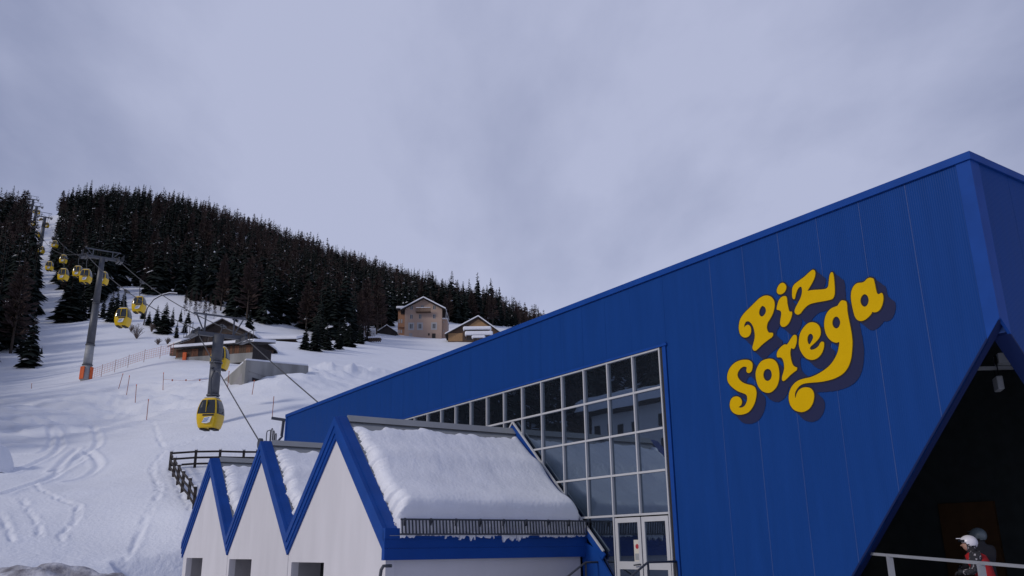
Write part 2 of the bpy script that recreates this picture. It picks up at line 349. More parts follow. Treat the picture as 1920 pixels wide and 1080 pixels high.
d_ = np.hypot(TX, TY); bump_lo = np.exp(-((d_ - 41) / 6.) ** 2) * .13 + np.exp(-((d_ - 94) / 12.) ** 2) * .20      # trodden bands
TZ += np.exp(-((d_ - 41) / 6.) ** 2) * .15 * fbm(TX / .9, TY / .9, 3, 31) + np.exp(-((d_ - 96) / 13.) ** 2) * np.clip((-8 - TX) / 25, .15, 1) * .85 * fbm(TX / 3.0 + TY / 4, TY / 1.6, 3, 33) + np.exp(-((d_ - 60) / 12.) ** 2) * .05 * fbm(TX / 1.5, TY / 1.5, 3, 35)
for (px, py, r, hh) in ((620, 692, 3.2, .9), (660, 695, 3.5, 1.1), (700, 690, 3., .8), (590, 700, 3, .8), (535, 722, 4.0, .8), (575, 715, 4, .8), (640, 700, 2, .6)):  # ploughed heaps near the bunker
    g = ground_at(px, py + 6); TZ += hh * np.exp(-((TX - g.x) ** 2 + (TY - g.y) ** 2) / r ** 2) * (1 + (.9 if px > 580 else .25) * fbm(TX / 1.4, TY / 1.4, 3, 41))
lbd = ground_at(329, 673, 90, 180).y; q0_, q1_ = at(329, 673, lbd), at(474, 661, lbd - 3); v_ = np.array([q1_.x - q0_.x, q1_.y - q0_.y]); lv = np.hypot(*v_); v_ = v_ / lv
uu = (TX - q0_.x) * v_[0] + (TY - q0_.y) * v_[1]; ww = -(TX - q0_.x) * v_[1] + (TY - q0_.y) * v_[0]
lim = q0_.z + .22 + .05 * np.minimum(ww, 0) + .35 * np.maximum(-uu, 0) + .35 * np.maximum(uu - lv, 0) + .5 * np.maximum(ww - 5, 0); msk = (uu > -8) & (uu < lv + 8) & (ww > -14) & (ww < 8)
TZ = np.where(msk, np.minimum(TZ, lim), TZ)
idx = np.arange(na * nr).reshape(nr, na)
a_ = idx[:-1, :-1].ravel(); b_ = idx[:-1, 1:].ravel(); c_ = idx[1:, 1:].ravel(); e_ = idx[1:, :-1].ravel()
# close the seam at +-180 degrees
a2 = idx[:-1, -1]; b2 = idx[:-1, 0]; c2 = idx[1:, 0]; e2 = idx[1:, -1]
Q = np.r_[np.c_[a_, e_, c_, b_], np.c_[a2, e2, c2, b2]]
me = tri_mesh('snow_ground', np.c_[TX, TY, TZ], Q, [snow_m], smooth=True)
if me.polygons[0].normal.z < 0: me.flip_normals()
ground = tag(link('snow_ground', me), kind='structure')

def blob(name, center, rad, hh, mat, seed, amp=.5):
    gx, gy = np.meshgrid(np.linspace(-1, 1, 40), np.linspace(-1, 1, 40)); r2 = gx ** 2 + gy ** 2
    z = hh * np.maximum(0, 1 - r2) ** .6 * (1 + amp * fbm(gx * 4 + seed, gy * 4, 4, seed)) - .25
    V = np.c_[(center[0] + gx * rad[0]).ravel(), (center[1] + gy * rad[1]).ravel(), (center[2] + z).ravel()]
    i = np.arange(1600).reshape(40, 40); Qd = np.c_[i[:-1, :-1].ravel(), i[:-1, 1:].ravel(), i[1:, 1:].ravel(), i[1:, :-1].ravel()]
    return link(name, tri_mesh(name, V, Qd, [mat], smooth=True))
p = at(75, 1088, 24); tag(blob('snow_bank', (p.x, p.y, -2.2), (4.0, 2.2), p.z + 2.75, dirty_m, 3, .22), kind='structure')
p = at(-6, 862, 60); tag(blob('snow_pile', (p.x - .3, p.y, gz(p.x, p.y)), (1.5, 1.3), 2.1, snow_m, 8, .10), kind='structure')

# ------------------------------------------------------------------ station building (n: into the building, s: along the wall, z)
S0, S1, WN = 7.08, 43.7, 15.0
ORG = (WN, S0, -2.2)
st = thing('station_building', 'long blue metal clad cable car station with glazed wall and cut away corner', 'station', nsz(*ORG), TH)
def B(mb, name, mat, parent=st, off=ORG, smooth=False): return mb.build(name, mat, parent, off, smooth)
OPK = 1.215
def zcut(s): return 3.72 - OPK * (s - 7.09)
WT, WINR = 4.88, 15.5
def wallprism(poly, n0, n1): return MB().prism(poly, lambda s, z: (n0, s, z), lambda s, z: (n1, s, z))
s = 7.34; PW = 1.04
edges = [7.34]
while edges[-1] + PW < 15.2: edges.append(edges[-1] + PW)
edges[-1] = 15.24
for a, b in zip(edges[:-1], edges[1:]):                              # sign wall, cut on the diagonal
    a += .0025; b -= .0025; za_, zb_ = max(zcut(a), -2.2), max(zcut(b), -2.2)
    poly = [(a, za_), (b, zb_), (b, 6.77), (a, 6.77)]
    if zcut(a) > -2.2 > zcut(b): poly = [(a, za_), (7.09 + 5.92 / OPK, -2.2), (b, -2.2), (b, 6.77), (a, 6.77)]
    B(wallprism(poly, WN, WN + .06), 'wall_panel', panel_m)
WINL = WINR + 16 * PW
e2 = [15.24] + [WINR + .0 + PW * k for k in range(1, 28)]
e2 = [x for x in e2 if x < S1 - .3] + [S1]
for a, b in zip(e2[:-1], e2[1:]):
    lo = WT + .03 if a < WINL - .01 else -2.2
    B(wallprism([(a + .002, lo), (b - .002, lo), (b - .002, 6.77), (a + .002, 6.77)], WN, WN + .06), 'wall_panel', panel_m)
for x in edges[1:-1]:
    if max(zcut(x), -2.2) < 6.6: B(MB().box((WN - .004, x - .007, max(zcut(x) + .05, -2.2)), (WN + .01, x + .007, 6.77)), 'joint_strip', strip_m)
# the end face (s = S0) with its own diagonal
def zcut2(n): return 3.72 - .95 * (n - 15.05)
ne = np.arange(15.30, 36.2, 1.04)
for a, b in zip(ne[:-1], ne[1:]):
    a += .0025; b -= .0025
    poly = [(a, max(zcut2(a), -2.2)), (b, max(zcut2(b), -2.2)), (b, 6.77), (a, 6.77)]
    B(MB().prism(poly, lambda n, z: (n, S0, z), lambda n, z: (n, S0 + .06, z)), 'wall_panel', panel_front_m)
NB = 36.0
core = MB()                                                          # joint-coloured backing behind the panels, roof and rear walls
core.prism([(7.3, zcut(7.3) + .05), (15.2, -2.2), (15.2, 6.6), (7.3, 6.6)] if False else [(7.3, zcut(7.3) + .05), (7.09 + 5.92 / OPK, -2.15), (15.22, -2.15), (15.22, 6.6), (7.3, 6.6)], lambda s, z: (WN + .065, s, z), lambda s, z: (WN + .2, s, z))
core.box((WN + .065, 15.22, WT + .05), (WN + .2, WINL, 6.6)); core.box((WN + .065, WINL, -2.2), (WN + .2, S1 - .02, 6.6))
core.prism([(15.27, zcut2(15.27) + .05), (21.2, -2.15), (NB, -2.15), (NB, 6.6), (15.27, 6.6)], lambda n, z: (n, S0 + .065, z), lambda n, z: (n, S0 + .2, z))
B(core, 'wall_backing', seam_m)
B(MB().box((NB - .1, S0 + .2, -2.2), (NB, S1, 6.6)).box((WN + .2, S1 - .1, 2.5), (NB - .1, S1 - .02, 6.6)).box((WN + .2, S1 - .1, -2.2), (16.0, S1 - .02, 2.5)), 'rear_wall', blue_m)
B(MB().box((WN + .2, S0 + .2, 6.55), (NB, S1 - .1, 6.68)), 'roof', roofgrey_m)
# parapet and corner trims
B(MB().box((WN - .05, S0 - .05, 6.78), (WN + .5, S1 + .03, 6.93)), 'parapet_trim', blue_m)
B(MB().box((WN + .5, S0 - .05, 6.78), (NB, S0 + .5, 6.925)), 'parapet_trim', blue_m)
B(MB().prism([(S0 - .015, 3.76), (S0 + .255, 3.43), (S0 + .255, 6.775), (S0 - .015, 6.775)], lambda s, z: (WN - .015, s, z), lambda s, z: (WN + .04, s, z)).prism([(WN + .041, 3.74), (WN + .29, 3.50), (WN + .29, 6.775), (WN + .041, 6.775)], lambda n, z: (n, S0 - .015, z), lambda n, z: (n, S0 + .04, z)), 'corner_trim', blue_m)
B(MB().box((WN - .03, S1 - .16, -2.2), (WN + .05, S1 + .02, 6.775)), 'corner_trim', blue_m)
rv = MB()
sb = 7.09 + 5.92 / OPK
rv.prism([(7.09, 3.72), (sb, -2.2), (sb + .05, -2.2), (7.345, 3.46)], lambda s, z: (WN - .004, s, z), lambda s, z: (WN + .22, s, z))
B(rv, 'opening_trim', shaded_blue_m)
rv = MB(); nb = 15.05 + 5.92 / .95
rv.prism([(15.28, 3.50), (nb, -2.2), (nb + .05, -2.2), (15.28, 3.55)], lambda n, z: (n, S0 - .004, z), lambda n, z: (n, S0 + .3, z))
B(rv, 'opening_trim', shaded_blue_m)
# jamb at the glazing and gutter line above it
B(MB().box((WN - .03, WINR - .24, -2.2), (WN + .02, WINR - .12, WT + .12)), 'jamb_trim', blue_m)
B(MB().box((WN - .012, WINR - .119, -2.2), (WN + .02, WINR - .036, WT + .05)), 'jamb_trim', black_m)
B(MB().box((WN - .055, WINR - .3, WT + .031), (WN + .02, WINL, WT + .09)), 'drip_trim', blue_m)
# interior
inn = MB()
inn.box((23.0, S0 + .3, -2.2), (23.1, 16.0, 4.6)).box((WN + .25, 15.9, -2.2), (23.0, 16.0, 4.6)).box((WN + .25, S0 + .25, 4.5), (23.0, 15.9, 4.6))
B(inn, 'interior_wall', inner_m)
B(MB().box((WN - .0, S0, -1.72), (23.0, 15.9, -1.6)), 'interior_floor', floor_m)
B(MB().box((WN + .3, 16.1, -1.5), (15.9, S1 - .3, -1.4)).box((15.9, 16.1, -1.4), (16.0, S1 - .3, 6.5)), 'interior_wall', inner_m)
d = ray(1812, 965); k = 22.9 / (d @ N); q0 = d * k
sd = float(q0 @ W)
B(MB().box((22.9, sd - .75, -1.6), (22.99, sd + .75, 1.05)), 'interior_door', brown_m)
# glazing
rows = [-1.45, .80, 1.83, 2.86, 3.89, WT]
APEX = [(22.2, 18.9, 25.5), (28.6, 25.5, 31.7), (34.85, 31.7, 38.0)]
RZ, EZ = 3.38, .33
def roofz(s):
    if 18.9 <= s <= 25.5: return RZ - (RZ - EZ) * abs(s - 22.2) / 3.3
    if 25.5 < s <= 31.7: return RZ - (RZ - EZ) * abs(s - 28.6) / 3.1
    if 31.7 < s: return RZ - (RZ - EZ) * abs(s - 34.85) / 3.15
    return -9
for c in range(16):
    a, b = WINR + c * PW + .03, WINR + (c + 1) * PW - .03
    for r in range(5):
        z0, z1 = rows[r] + .03, rows[r + 1] - .03
        if r == 0 and c < 2: continue
        if max(roofz(a), roofz(b), roofz((a + b) / 2)) > z1 and min(roofz(a), roofz(b)) > z1: continue
        pn = MB().box((WN + .03, a, z0), (WN + .06, b, z1)); ta, tb = random.uniform(-.0035, .0035), random.uniform(-.0035, .0035)
        pn.v = [(x + ta * (y - (a + b) / 2) + tb * (z - (z0 + z1) / 2), y, z) for x, y, z in pn.v]; B(pn, 'window_pane', glass_m)
for c in range(17):
    sm = WINR + c * PW; lo = -1.45 if c < 3 else .8 if c == 3 else max(roofz(sm), -1.45)
    if c in (1,): lo = .8
    B(MB().box((WN - .035, sm - .021, lo), (WN + .07, sm + .021, WT + .02)), 'mullion', alu_m)
for r in range(1, 6):
    z = rows[r]; h = .026 if r < 5 else .020
    B(MB().box((WN - .028, WINR + .036, z - h), (WN + .065, WINL, z + h)), 'transom', alu_m)
# flashing along the annex gable on the glass
fl = MB(); fl2 = MB()
for sgn in (-1, 1):
    e_s = 18.0 if sgn < 0 else 25.2
    g = lambda s: 3.83 - .93 * abs(s - 22.2)
    a = (WN - .06, 22.2, g(22.2)); b2_ = (WN - .06, e_s, g(e_s))
    fl.beam(a, b2_, .05, .05, up=(1, 0, 0)); 
    fl2.beam((WN - .05, 22.2, g(22.2) - .15), (WN - .05, e_s, g(e_s) - .15), .17, .05, up=(1, 0, 0))
B(fl, 'gable_flashing', alu_m); B(fl2, 'gable_flashing', blue_m)
B(wallprism([(17.62, -2.2), (18.9, -2.2), (18.9, .2), (18.35, .0), (17.62, -.85)], WN - .06, WN - .0), 'kick_panel', blue_m)
# doors
for k_, (a, b) in enumerate(((15.56, 16.52), (16.56, 17.54))):
    dr = MB(); z0, z1 = -1.45, .74
    dr.box((WN - .02, a, z0), (WN + .04, a + .11, z1)).box((WN - .02, b - .11, z0), (WN + .04, b, z1)).box((WN - .02, a + .11, z1 - .12), (WN + .04, b - .11, z1)).box((WN - .02, a + .11, z0), (WN + .04, b - .11, z0 + .15)).box((WN - .02, a + .11, -.52), (WN + .04, b - .11, -.33))
    do = B(dr, 'door', alu_m)
    B(MB().box((WN + .005, a + .11, -.33), (WN + .025, b - .11, z1 - .12)), 'door_pane', glass_m, do)
    B(MB().box((WN + .005, a + .11, z0 + .15), (WN + .025, b - .11, -.52)), 'door_pane', glass_m, do)
    if k_:
        B(MB().tube([(WN - .03, a + .06, -.40), (WN - .09, a + .06, -.40), (WN - .09, a + .24, -.42)], .018), 'handle', darkrail_m, do)
        po = B(MB().box((WN - .006, a + .06, -.33), (WN + .002, a + .30, .19)), 'poster', paper_m, do)
        B(MB().tube([(WN - .010, a + .18, .03), (WN - .0065, a + .18, .03)], .06, 20), 'poster_print', redprint_m, do)
        B(MB().box((WN - .009, a + .09, -.30), (WN - .0065, a + .27, -.14)), 'poster_print', steel_pale_m, do)
# drifting streaks need no geometry: landing, steps and handrails in front of the doors
ld = thing('entrance_stairs', 'concrete landing and steps below the white glass doors', 'stairs', nsz(13.6, 16.6, -2.2), TH)
o_ = (13.6, 16.6, -2.2)
m_ = MB().box((13.5, 15.3, -2.2), (14.94, 18.2, -1.46)); m_.build('landing', concrete_m, ld, o_)
for k in range(4): MB().box((13.5 - .3 * (k + 1), 15.3, -2.2), (13.5 - .3 * k, 18.2, -1.46 - .15 * (k + 1))).build('step', concrete_m, ld, o_)
def zplane(px, py, z): d = ray(px, py); q = d * z / d[2]; return np.array([q @ N, q @ W, z])
for lab, A, Bp in (('grey tube handrail left of the entrance steps beside the white annex wall', (1098, 1055), (1145, 1053)), ('grey tube handrail right of the entrance steps, its post against the blue wall', (1215, 1055), (1268, 1052))):
    s_ = 18.25 if 'left' in lab else 15.35
    hr = thing('handrail', lab, 'handrail', nsz(13.6, s_, -1.46), TH, 'handrails at the entrance steps'); of = (13.6, s_, -1.46)
    n_b = 14.8 if 'right' in lab else 14.75
    def npl(px, py): d_ = ray(px, py); q = d_ * s_ / (d_ @ W); return q @ N, q[2]
    na_, za2 = npl(*A); nb_, zb2 = npl(*Bp)
    zt = (za2 + zb2) / 2
    MB().tube([(na_ - 2.0, s_, zt - 1.1), (na_, s_, zt), (nb_, s_, zt)], .028).build('top_rail', darkrail_m, hr, of, True)
    for nn_ in (na_, nb_): MB().tube([(nn_, s_, -1.46), (nn_, s_, zt - .02)], .026).build('post', darkrail_m, hr, of, True)
    MB().tube([(na_ - 2.0, s_, zt - 1.6), (na_, s_, zt - .5), (nb_, s_, zt - .5)], .02).build('mid_rail', darkrail_m, hr, of, True)

# ------------------------------------------------------------------ the lettering
LET = {}
LET['P'] = ([(345,283),(375,288),(395,312),(398,345),(388,385),(372,415),(358,440),(355,468),(365,490),(385,492),(390,500),(385,515),(365,530),(345,545),(325,562),(305,582),(292,592),(280,590),(274,575),(280,550),(286,525),(287,500),(282,470),(270,443),(253,428),(238,430),(229,445),(228,462),(234,455),(247,447),(260,455),(266,473),(263,497),(248,515),(226,518),(208,505),(199,480),(198,450),(206,415),(228,382),(258,352),(288,322),(315,297)], [(330,341),(345,350),(350,370),(342,390),(328,401),(316,395),(311,378),(317,355)])
LET['dot'] = ([(445,211),(460,222),(464,240),(455,262),(437,275),(420,274),(411,260),(415,238),(428,218)], None)
LET['i'] = ([(460,286),(468,300),(470,325),(475,350),(482,372),(495,374),(496,390),(490,412),(480,435),(465,452),(450,459),(437,455),(430,440),(432,415),(436,390),(434,372),(424,365),(412,362),(411,350),(417,325),(425,305),(440,290)], None)
LET['z'] = ([(612,138),(625,145),(627,165),(620,190),(605,220),(590,245),(585,256),(610,252),(640,250),(670,248),(690,243),(700,230),(704,200),(708,170),(716,153),(726,155),(732,180),(735,215),(737,250),(735,280),(725,300),(705,308),(670,315),(630,322),(600,330),(580,342),(560,362),(545,382),(530,390),(517,385),(511,372),(517,350),(530,325),(545,295),(553,262),(550,236),(540,234),(528,248),(518,275),(512,300),(504,302),(498,290),(497,265),(499,240),(510,220),(535,200),(565,178),(590,155)], None)
LET['S'] = ([(240,644),(258,648),(272,662),(274,685),(268,708),(255,718),(243,714),(240,702),(242,690),(238,684),(222,683),(205,695),(192,715),(190,735),(200,755),(220,772),(245,782),(270,788),(288,800),(296,825),(294,855),(285,890),(265,925),(240,945),(205,953),(178,948),(157,932),(147,905),(150,875),(162,857),(182,850),(200,855),(212,870),(214,888),(207,902),(196,910),(210,913),(228,905),(240,885),(245,862),(240,842),(222,832),(195,822),(165,802),(140,775),(132,745),(138,710),(155,680),(180,658),(210,646)], None)
LET['o'] = ([(365,638),(395,645),(415,670),(424,710),(423,755),(410,795),(385,822),(360,830),(330,820),(308,795),(296,760),(292,720),(302,685),(325,652)], [(358,695),(376,703),(383,729),(376,753),(360,763),(343,755),(335,731),(341,706)])
LET['r'] = ([(515,504),(523,516),(522,545),(514,572),(504,583),(494,578),(488,590),(487,615),(492,645),(500,670),(512,683),(524,688),(522,702),(505,715),(485,732),(465,752),(450,763),(441,758),(441,740),(448,715),(453,690),(450,660),(442,638),(430,630),(415,630),(411,618),(414,600),(425,582),(440,567),(455,558),(468,558),(478,545),(490,525),(503,508)], None)
LET['e'] = ([(610,433),(635,440),(652,460),(658,490),(652,515),(638,535),(620,553),(603,568),(597,580),(605,588),(625,583),(645,568),(655,550),(665,542),(676,548),(675,575),(665,605),(645,630),(620,643),(595,643),(570,630),(548,600),(536,565),(536,530),(543,495),(560,465),(585,440)], [(600,497),(612,505),(615,520),(607,540),(595,558),(586,548),(583,530),(587,508)])
LET['g'] = ([(785,310),(800,316),(806,335),(808,370),(815,410),(824,455),(832,500),(836,545),(834,590),(828,640),(812,685),(785,720),(745,745),(700,760),(650,769),(600,773),(565,778),(540,790),(522,812),(513,835),(516,860),(522,838),(535,815),(555,802),(580,799),(603,806),(618,828),(620,860),(610,895),(590,922),(560,937),(535,936),(508,925),(488,900),(479,868),(480,835),(490,805),(507,780),(530,762),(560,751),(600,742),(640,725),(680,700),(712,672),(735,640),(752,605),(760,570),(762,545),(745,548),(722,540),(700,520),(685,490),(678,450),(682,410),(695,378),(715,357),(735,347),(752,340),(762,325),(773,312)], [(745,401),(760,410),(768,433),(761,458),(746,468),(730,459),(723,436),(730,411)])
LET['a'] = ([(940,183),(955,190),(962,215),(968,245),(975,270),(985,275),(1000,268),(1008,280),(1010,305),(1004,335),(992,360),(975,374),(958,377),(947,375),(943,385),(925,405),(905,420),(885,426),(865,420),(850,400),(840,365),(832,325),(828,290),(832,255),(845,228),(865,213),(890,210),(905,203),(915,192),(928,184)], [(905,275),(921,285),(928,310),(920,336),(904,346),(888,335),(881,311),(889,286)])
def smooth_loop(pts, k=4):
    q = np.array(pts, float); n = len(q); out = []
    for i in range(n):
        p0, p1, p2, p3 = q[i - 1], q[i], q[(i + 1) % n], q[(i + 2) % n]
        for u in np.arange(k) / k: out.append(.5 * (2 * p1 + (p2 - p0) * u + (2 * p0 - 5 * p1 + 4 * p2 - p3) * u * u + (3 * p1 - p0 - 3 * p2 + p3) * u ** 3))
    return np.array(out)
def to_wall(loop): return np.array([wall_sz(1320 + x / 3, 460 + y / 3, WN - .02) for x, y in loop])
sg_org = np.mean(to_wall(LET['r'][0]), axis=0); SORG = (WN - .02, sg_org[0], sg_org[1])
sign = thing('station_sign', 'large yellow bubble lettering reading Piz Sorega with navy shadow on blue wall', 'sign', nsz(*SORG), TH)
WL = {}
for k_, (o1, h1) in LET.items(): WL[k_] = (to_wall(smooth_loop(o1)), to_wall(smooth_loop(h1)) if h1 else None)
def flat_letter(name, loops, n_front, thick, mat):
    cu = bpy.data.curves.new(name, 'CURVE'); cu.dimensions = '2D'; cu.fill_mode = 'BOTH'; cu.extrude = thick / 2
    for L in loops:
        sp = cu.splines.new('POLY'); sp.points.add(len(L) - 1); sp.use_cyclic_u = True
        for i, (s_, z_) in enumerate(L): sp.points[i].co = (-(s_ - SORG[1]), z_ - SORG[2], 0, 1)
    tmp = bpy.data.objects.new(name, cu); me = bpy.data.meshes.new_from_object(tmp); bpy.data.objects.remove(tmp); bpy.data.curves.remove(cu)
    me.transform(Matrix(((0, 0, -1, n_front - SORG[0] + thick / 2), (-1, 0, 0, 0), (0, 1, 0, 0), (0, 0, 0, 1))))
    me.materials.clear(); me.materials.append(mat); me.name = name
    return link(name, me, sign)
for k_, (L, Hh) in WL.items(): flat_letter('letter', [L] + ([Hh] if Hh is not None else []), WN - .030, .018, letter_m)
allp = np.concatenate([v[0] for v in WL.values()])
sh = np.array(wall_sz(1320 + 622 / 3, 460 + 955 / 3)) - np.array(wall_sz(1320 + 562 / 3, 460 + 897 / 3))
CE = .010; s_min, z_min = allp.min(0) - .8; s_max, z_max = allp.max(0) + .8
gw, gh = int((s_max - s_min) / CE), int((z_max - z_min) / CE)
def raster(L):
    M = np.zeros((gh, gw), bool); x = (L[:, 0] - s_min) / CE; y = (L[:, 1] - z_min) / CE
    for r in range(max(0, int(y.min())), min(gh, int(y.max()) + 2)):
        yy = r + .5; y0, y1 = y, np.roll(y, -1); x0, x1 = x, np.roll(x, -1); c = (y0 <= yy) != (y1 <= yy)
        xs = np.sort(x0[c] + (yy - y0[c]) / (y1[c] - y0[c]) * (x1[c] - x0[c]))
        for i in range(0, len(xs) - 1, 2): M[r, max(0, int(round(xs[i]))):max(0, int(round(xs[i + 1])))] = True
    return M
def dilate(M, r):
    O = M.copy()
    for dy_ in range(-r, r + 1):
        w_ = int(math.sqrt(r * r - dy_ * dy_)); row = np.zeros_like(M)
        for dx_ in range(-w_, w_ + 1): row |= np.roll(M, dx_, 1)
        O |= np.roll(row, dy_, 0)
    return O
MA = np.zeros((gh, gw), bool)
for L, Hh in WL.values():
    m1 = raster(L)
    if Hh is not None: m1 &= ~raster(Hh)
    MA |= m1
OUT = dilate(MA, 3); SHD = np.zeros_like(MA); OUT1 = dilate(MA, 1)
sh = sh * .9
for k in range(0, 41): SHD |= np.roll(np.roll(OUT1, int(round(sh[0] * k / 40 / CE)), 1), int(round(sh[1] * k / 40 / CE)), 0)
def strip_mesh(name, M, n_front, mat):
    mb = MB()
    for r in range(gh):
        row = np.diff(np.r_[0, M[r].astype(np.int8), 0]); a = np.where(row == 1)[0]; b = np.where(row == -1)[0]
        z0 = z_min + r * CE; z1 = z0 + CE
        for i, j in zip(a, b):
            s0, s1 = s_min + i * CE, s_min + j * CE
            mb.add([(n_front, s0, z0), (n_front, s0, z1), (n_front, s1, z1), (n_front, s1, z0)], [(0, 1, 2, 3)])
    return mb.build(name, mat, sign, SORG)
strip_mesh('drop_shadow', SHD & ~OUT, WN - .012, shadow_m); strip_mesh('letter_outline', OUT, WN - .016, outl_m)

# ------------------------------------------------------------------ white annex with three gables
AN = 9.1
AORG = (AN, 18.9, -2.6)
ann = thing('gabled_annex', 'white annex with three steep blue trimmed gables carrying thick snow', 'building', nsz(*AORG), TH)
def Ab(mb, name, mat, parent=ann, smooth=False): return mb.build(name, mat, parent, AORG, smooth)
OPN = [(22.7, 25.2, -.29), (28.95, 31.45, -.22), (35.0, 37.45, -.19)]
valley = [18.9, 25.5, 31.7, 38.0]; apex = [22.2, 28.6, 34.85]
for i in range(3):
    a, b = valley[i] + .015, valley[i + 1] - .015; c = apex[i]; o0, o1, oz = OPN[i]; kz = (RZ - EZ)
    w = MB(); f1 = lambda s, z: (AN, s, z); f2 = lambda s, z: (AN + .22, s, z)
    w.prism([(a, -2.6), (o0, -2.6), (o0, oz), (a, oz)], f1, f2).prism([(o1, -2.6), (b, -2.6), (b, oz), (o1, oz)], f1, f2)
    w.prism([(a, oz), (b, oz), (b, EZ), (c, RZ - .02), (a, EZ)], f1, f2)
    Ab(w, 'wall', white_m)
    oa = MB().box((AN + .221, o1 - .001, -2.6), (AN + .9, o1 + .08, oz + .1)).box((AN + .221, o0 - .08, -2.6), (AN + .9, o0 + .001, oz + .1)).box((AN + .221, o0, oz), (AN + .9, o1, oz + .1))
    Ab(oa, 'opening_reveal', grey_m)
    Ab(MB().box((AN + .9, o0 - .08, -2.6), (AN + .96, o1 + .08, oz + .1)), 'roller_shutter', black_m if i == 0 else grey_m)
    if i < 2: Ab(MB().box((AN + .02, valley[i + 1] - .014, -2.6), (AN + .1, valley[i + 1] + .014, EZ)), 'downpipe', steel_m)
Ab(MB().box((AN + .22, 18.92, -2.6), (WN - .12, 19.1, EZ + .3)), 'side_wall', side_m)
Ab(MB().box((AN + .22, 37.8, -2.6), (WN - .12, 37.98, EZ + .3)), 'side_wall', side_m)
Ab(MB().box((AN + 3.2, 18.86, -2.6), (AN + 4.6, 18.915, -.80)), 'side_door', steel_m)
def slope_pt(i, sgn, n, t, h):       # t: distance down the slope from the ridge, h: height above the sheet
    half = (valley[i + 1] - valley[i]) / 2; L = math.hypot(half, RZ - EZ); us, uz = half / L, -(RZ - EZ) / L
    return (n, apex[i] + sgn * (t * us + h * -uz), RZ + t * uz + h * us)
for i in range(3):
    half = (valley[i + 1] - valley[i]) / 2; L = math.hypot(half, RZ - EZ)
    for sgn in (-1, 1):
        last = (i == 0 and sgn < 0) or (i == 2 and sgn > 0)
        Lx = L + (.12 if last else -.06)
        r = MB(); f = lambda n, t, h: slope_pt(i, sgn, n, t, h)
        cs = [f(AN + .0, 0, 0), f(WN - .06, 0, 0), f(WN - .06, Lx, 0), f(AN, Lx, 0), f(AN, 0, .12), f(WN - .06, 0, .12), f(WN - .06, Lx, .12), f(AN, Lx, .12)]
        r.add(cs, [(0, 1, 2, 3), (4, 5, 6, 7), (0, 1, 5, 4), (1, 2, 6, 5), (2, 3, 7, 6), (3, 0, 4, 7)])
        ro = Ab(r, 'roof', roofgrey_m)
        # verge: stepped fascia boards on the gable face and a folded strip over the roof edge
        sA = -.30 if True else 0
        for j, (h0, h1, n0) in enumerate(((-.30, -.19, AN - .06), (-.19, -.04, AN - .09), (-.04, .14, AN - .12))):
            v = MB(); tcut = lambda h: h * (RZ - EZ) / half * 0
            def vert_end(h, t0, up):                 # mitre both ends on vertical planes
                p = slope_pt(i, sgn, 0, t0, h); return p
            us, uz = half / L, (RZ - EZ) / L
            def tm(h): return -h * uz / us           # ridge mitre: keeps s at the apex line
            def te(h): return L - h * uz / us if not last else L + .14 - h * uz / us
            q = [(tm(h0), h0), (te(h0), h0), (te(h1), h1), (tm(h1), h1)]
            A_ = [f(n0, t_, h_) for t_, h_ in q]; B_ = [f(AN - .004, t_, h_) for t_, h_ in q]
            v.add(A_ + B_, [(0, 1, 2, 3), (4, 5, 6, 7)] + [(x, (x + 1) % 4, (x + 1) % 4 + 4, x + 4) for x in range(4)])
            Ab(v, 'verge_board', blue_m)
        v = MB(); q = [(tm(.125), .125), (te(.125), .125), (te(.155), .155), (tm(.155), .155)]
        A_ = [f(AN - .003, t_, h_) for t_, h_ in q]; B_ = [f(AN + .26, t_, h_) for t_, h_ in q]
        v.add(A_ + B_, [(0, 1, 2, 3), (4, 5, 6, 7)] + [(x, (x + 1) % 4, (x + 1) % 4 + 4, x + 4) for x in range(4)])
        Ab(v, 'verge_capping', blue_m)
        # the snow lying on it
        gn, gt = 90, 130; nn = np.linspace(0, 1, gn); tt = np.linspace(0, 1, gt); NN, TT = np.meshgrid(nn, tt, indexing='ij')
        t0 = .34; t1 = Lx + (-.40 if last else -.2)
        T = t0 + (t1 - t0) * TT
        rag = AN + .33 - .06 * (TT ** 2) + .12 * fbm(T * 3.2 + i * 7, T * 0 + sgn, 4, 51) + .10 * fbm(T * 15, T * 0, 2, 4)
        nmax = WN - .10
        Nn = rag + (nmax - rag) * NN
        T = T + .05 * (1 - TT) ** 8 * fbm(Nn * 2.5, Nn * 0 + i, 3, 61) * 6
        ed = np.minimum(np.minimum((Nn - rag) / .30, (1 - TT) * (t1 - t0) / .30), np.minimum(TT * (t1 - t0) / .22, (nmax - Nn) / .35))
        rnd = np.sqrt(np.clip(1 - (1 - np.clip(ed, 0, 1)) ** 2, 0, 1))
        th_ = .12 + .30 * TT ** .8 + .06 * fbm(Nn / 1.3 + i * 3, T / 1.6 + sgn, 3, 71) + .10 * np.exp(-((TT - .36 - .05 * NN) / .10) ** 2) + (.16 * np.exp(-((TT - .9) / .12) ** 2))
        th_ = th_ + .004 * np.sin(NN * 95 + TT * 9 + 5 * fbm(Nn, T, 2, 5)) * (1 - TT) * np.clip(TT * 4, 0, 1)
        hgtS = .125 + th_ * rnd
        bul = np.where(TT > .93, (TT - .93) / .07, 0) * (.03 if last else 0)
        V = []
        us, uz = half / L, (RZ - EZ) / L
        Tz = T + bul
        Sx = apex[i] + sgn * (Tz * us + hgtS * uz); Zx = RZ - Tz * uz + hgtS * us
        V = np.c_[(Nn - AORG[0]).ravel(), (Sx - AORG[1]).ravel(), (Zx - AORG[2]).ravel()]
        idn = np.arange(gn * gt).reshape(gn, gt)
        Qd = np.c_[idn[:-1, :-1].ravel(), idn[1:, :-1].ravel(), idn[1:, 1:].ravel(), idn[:-1, 1:].ravel()]
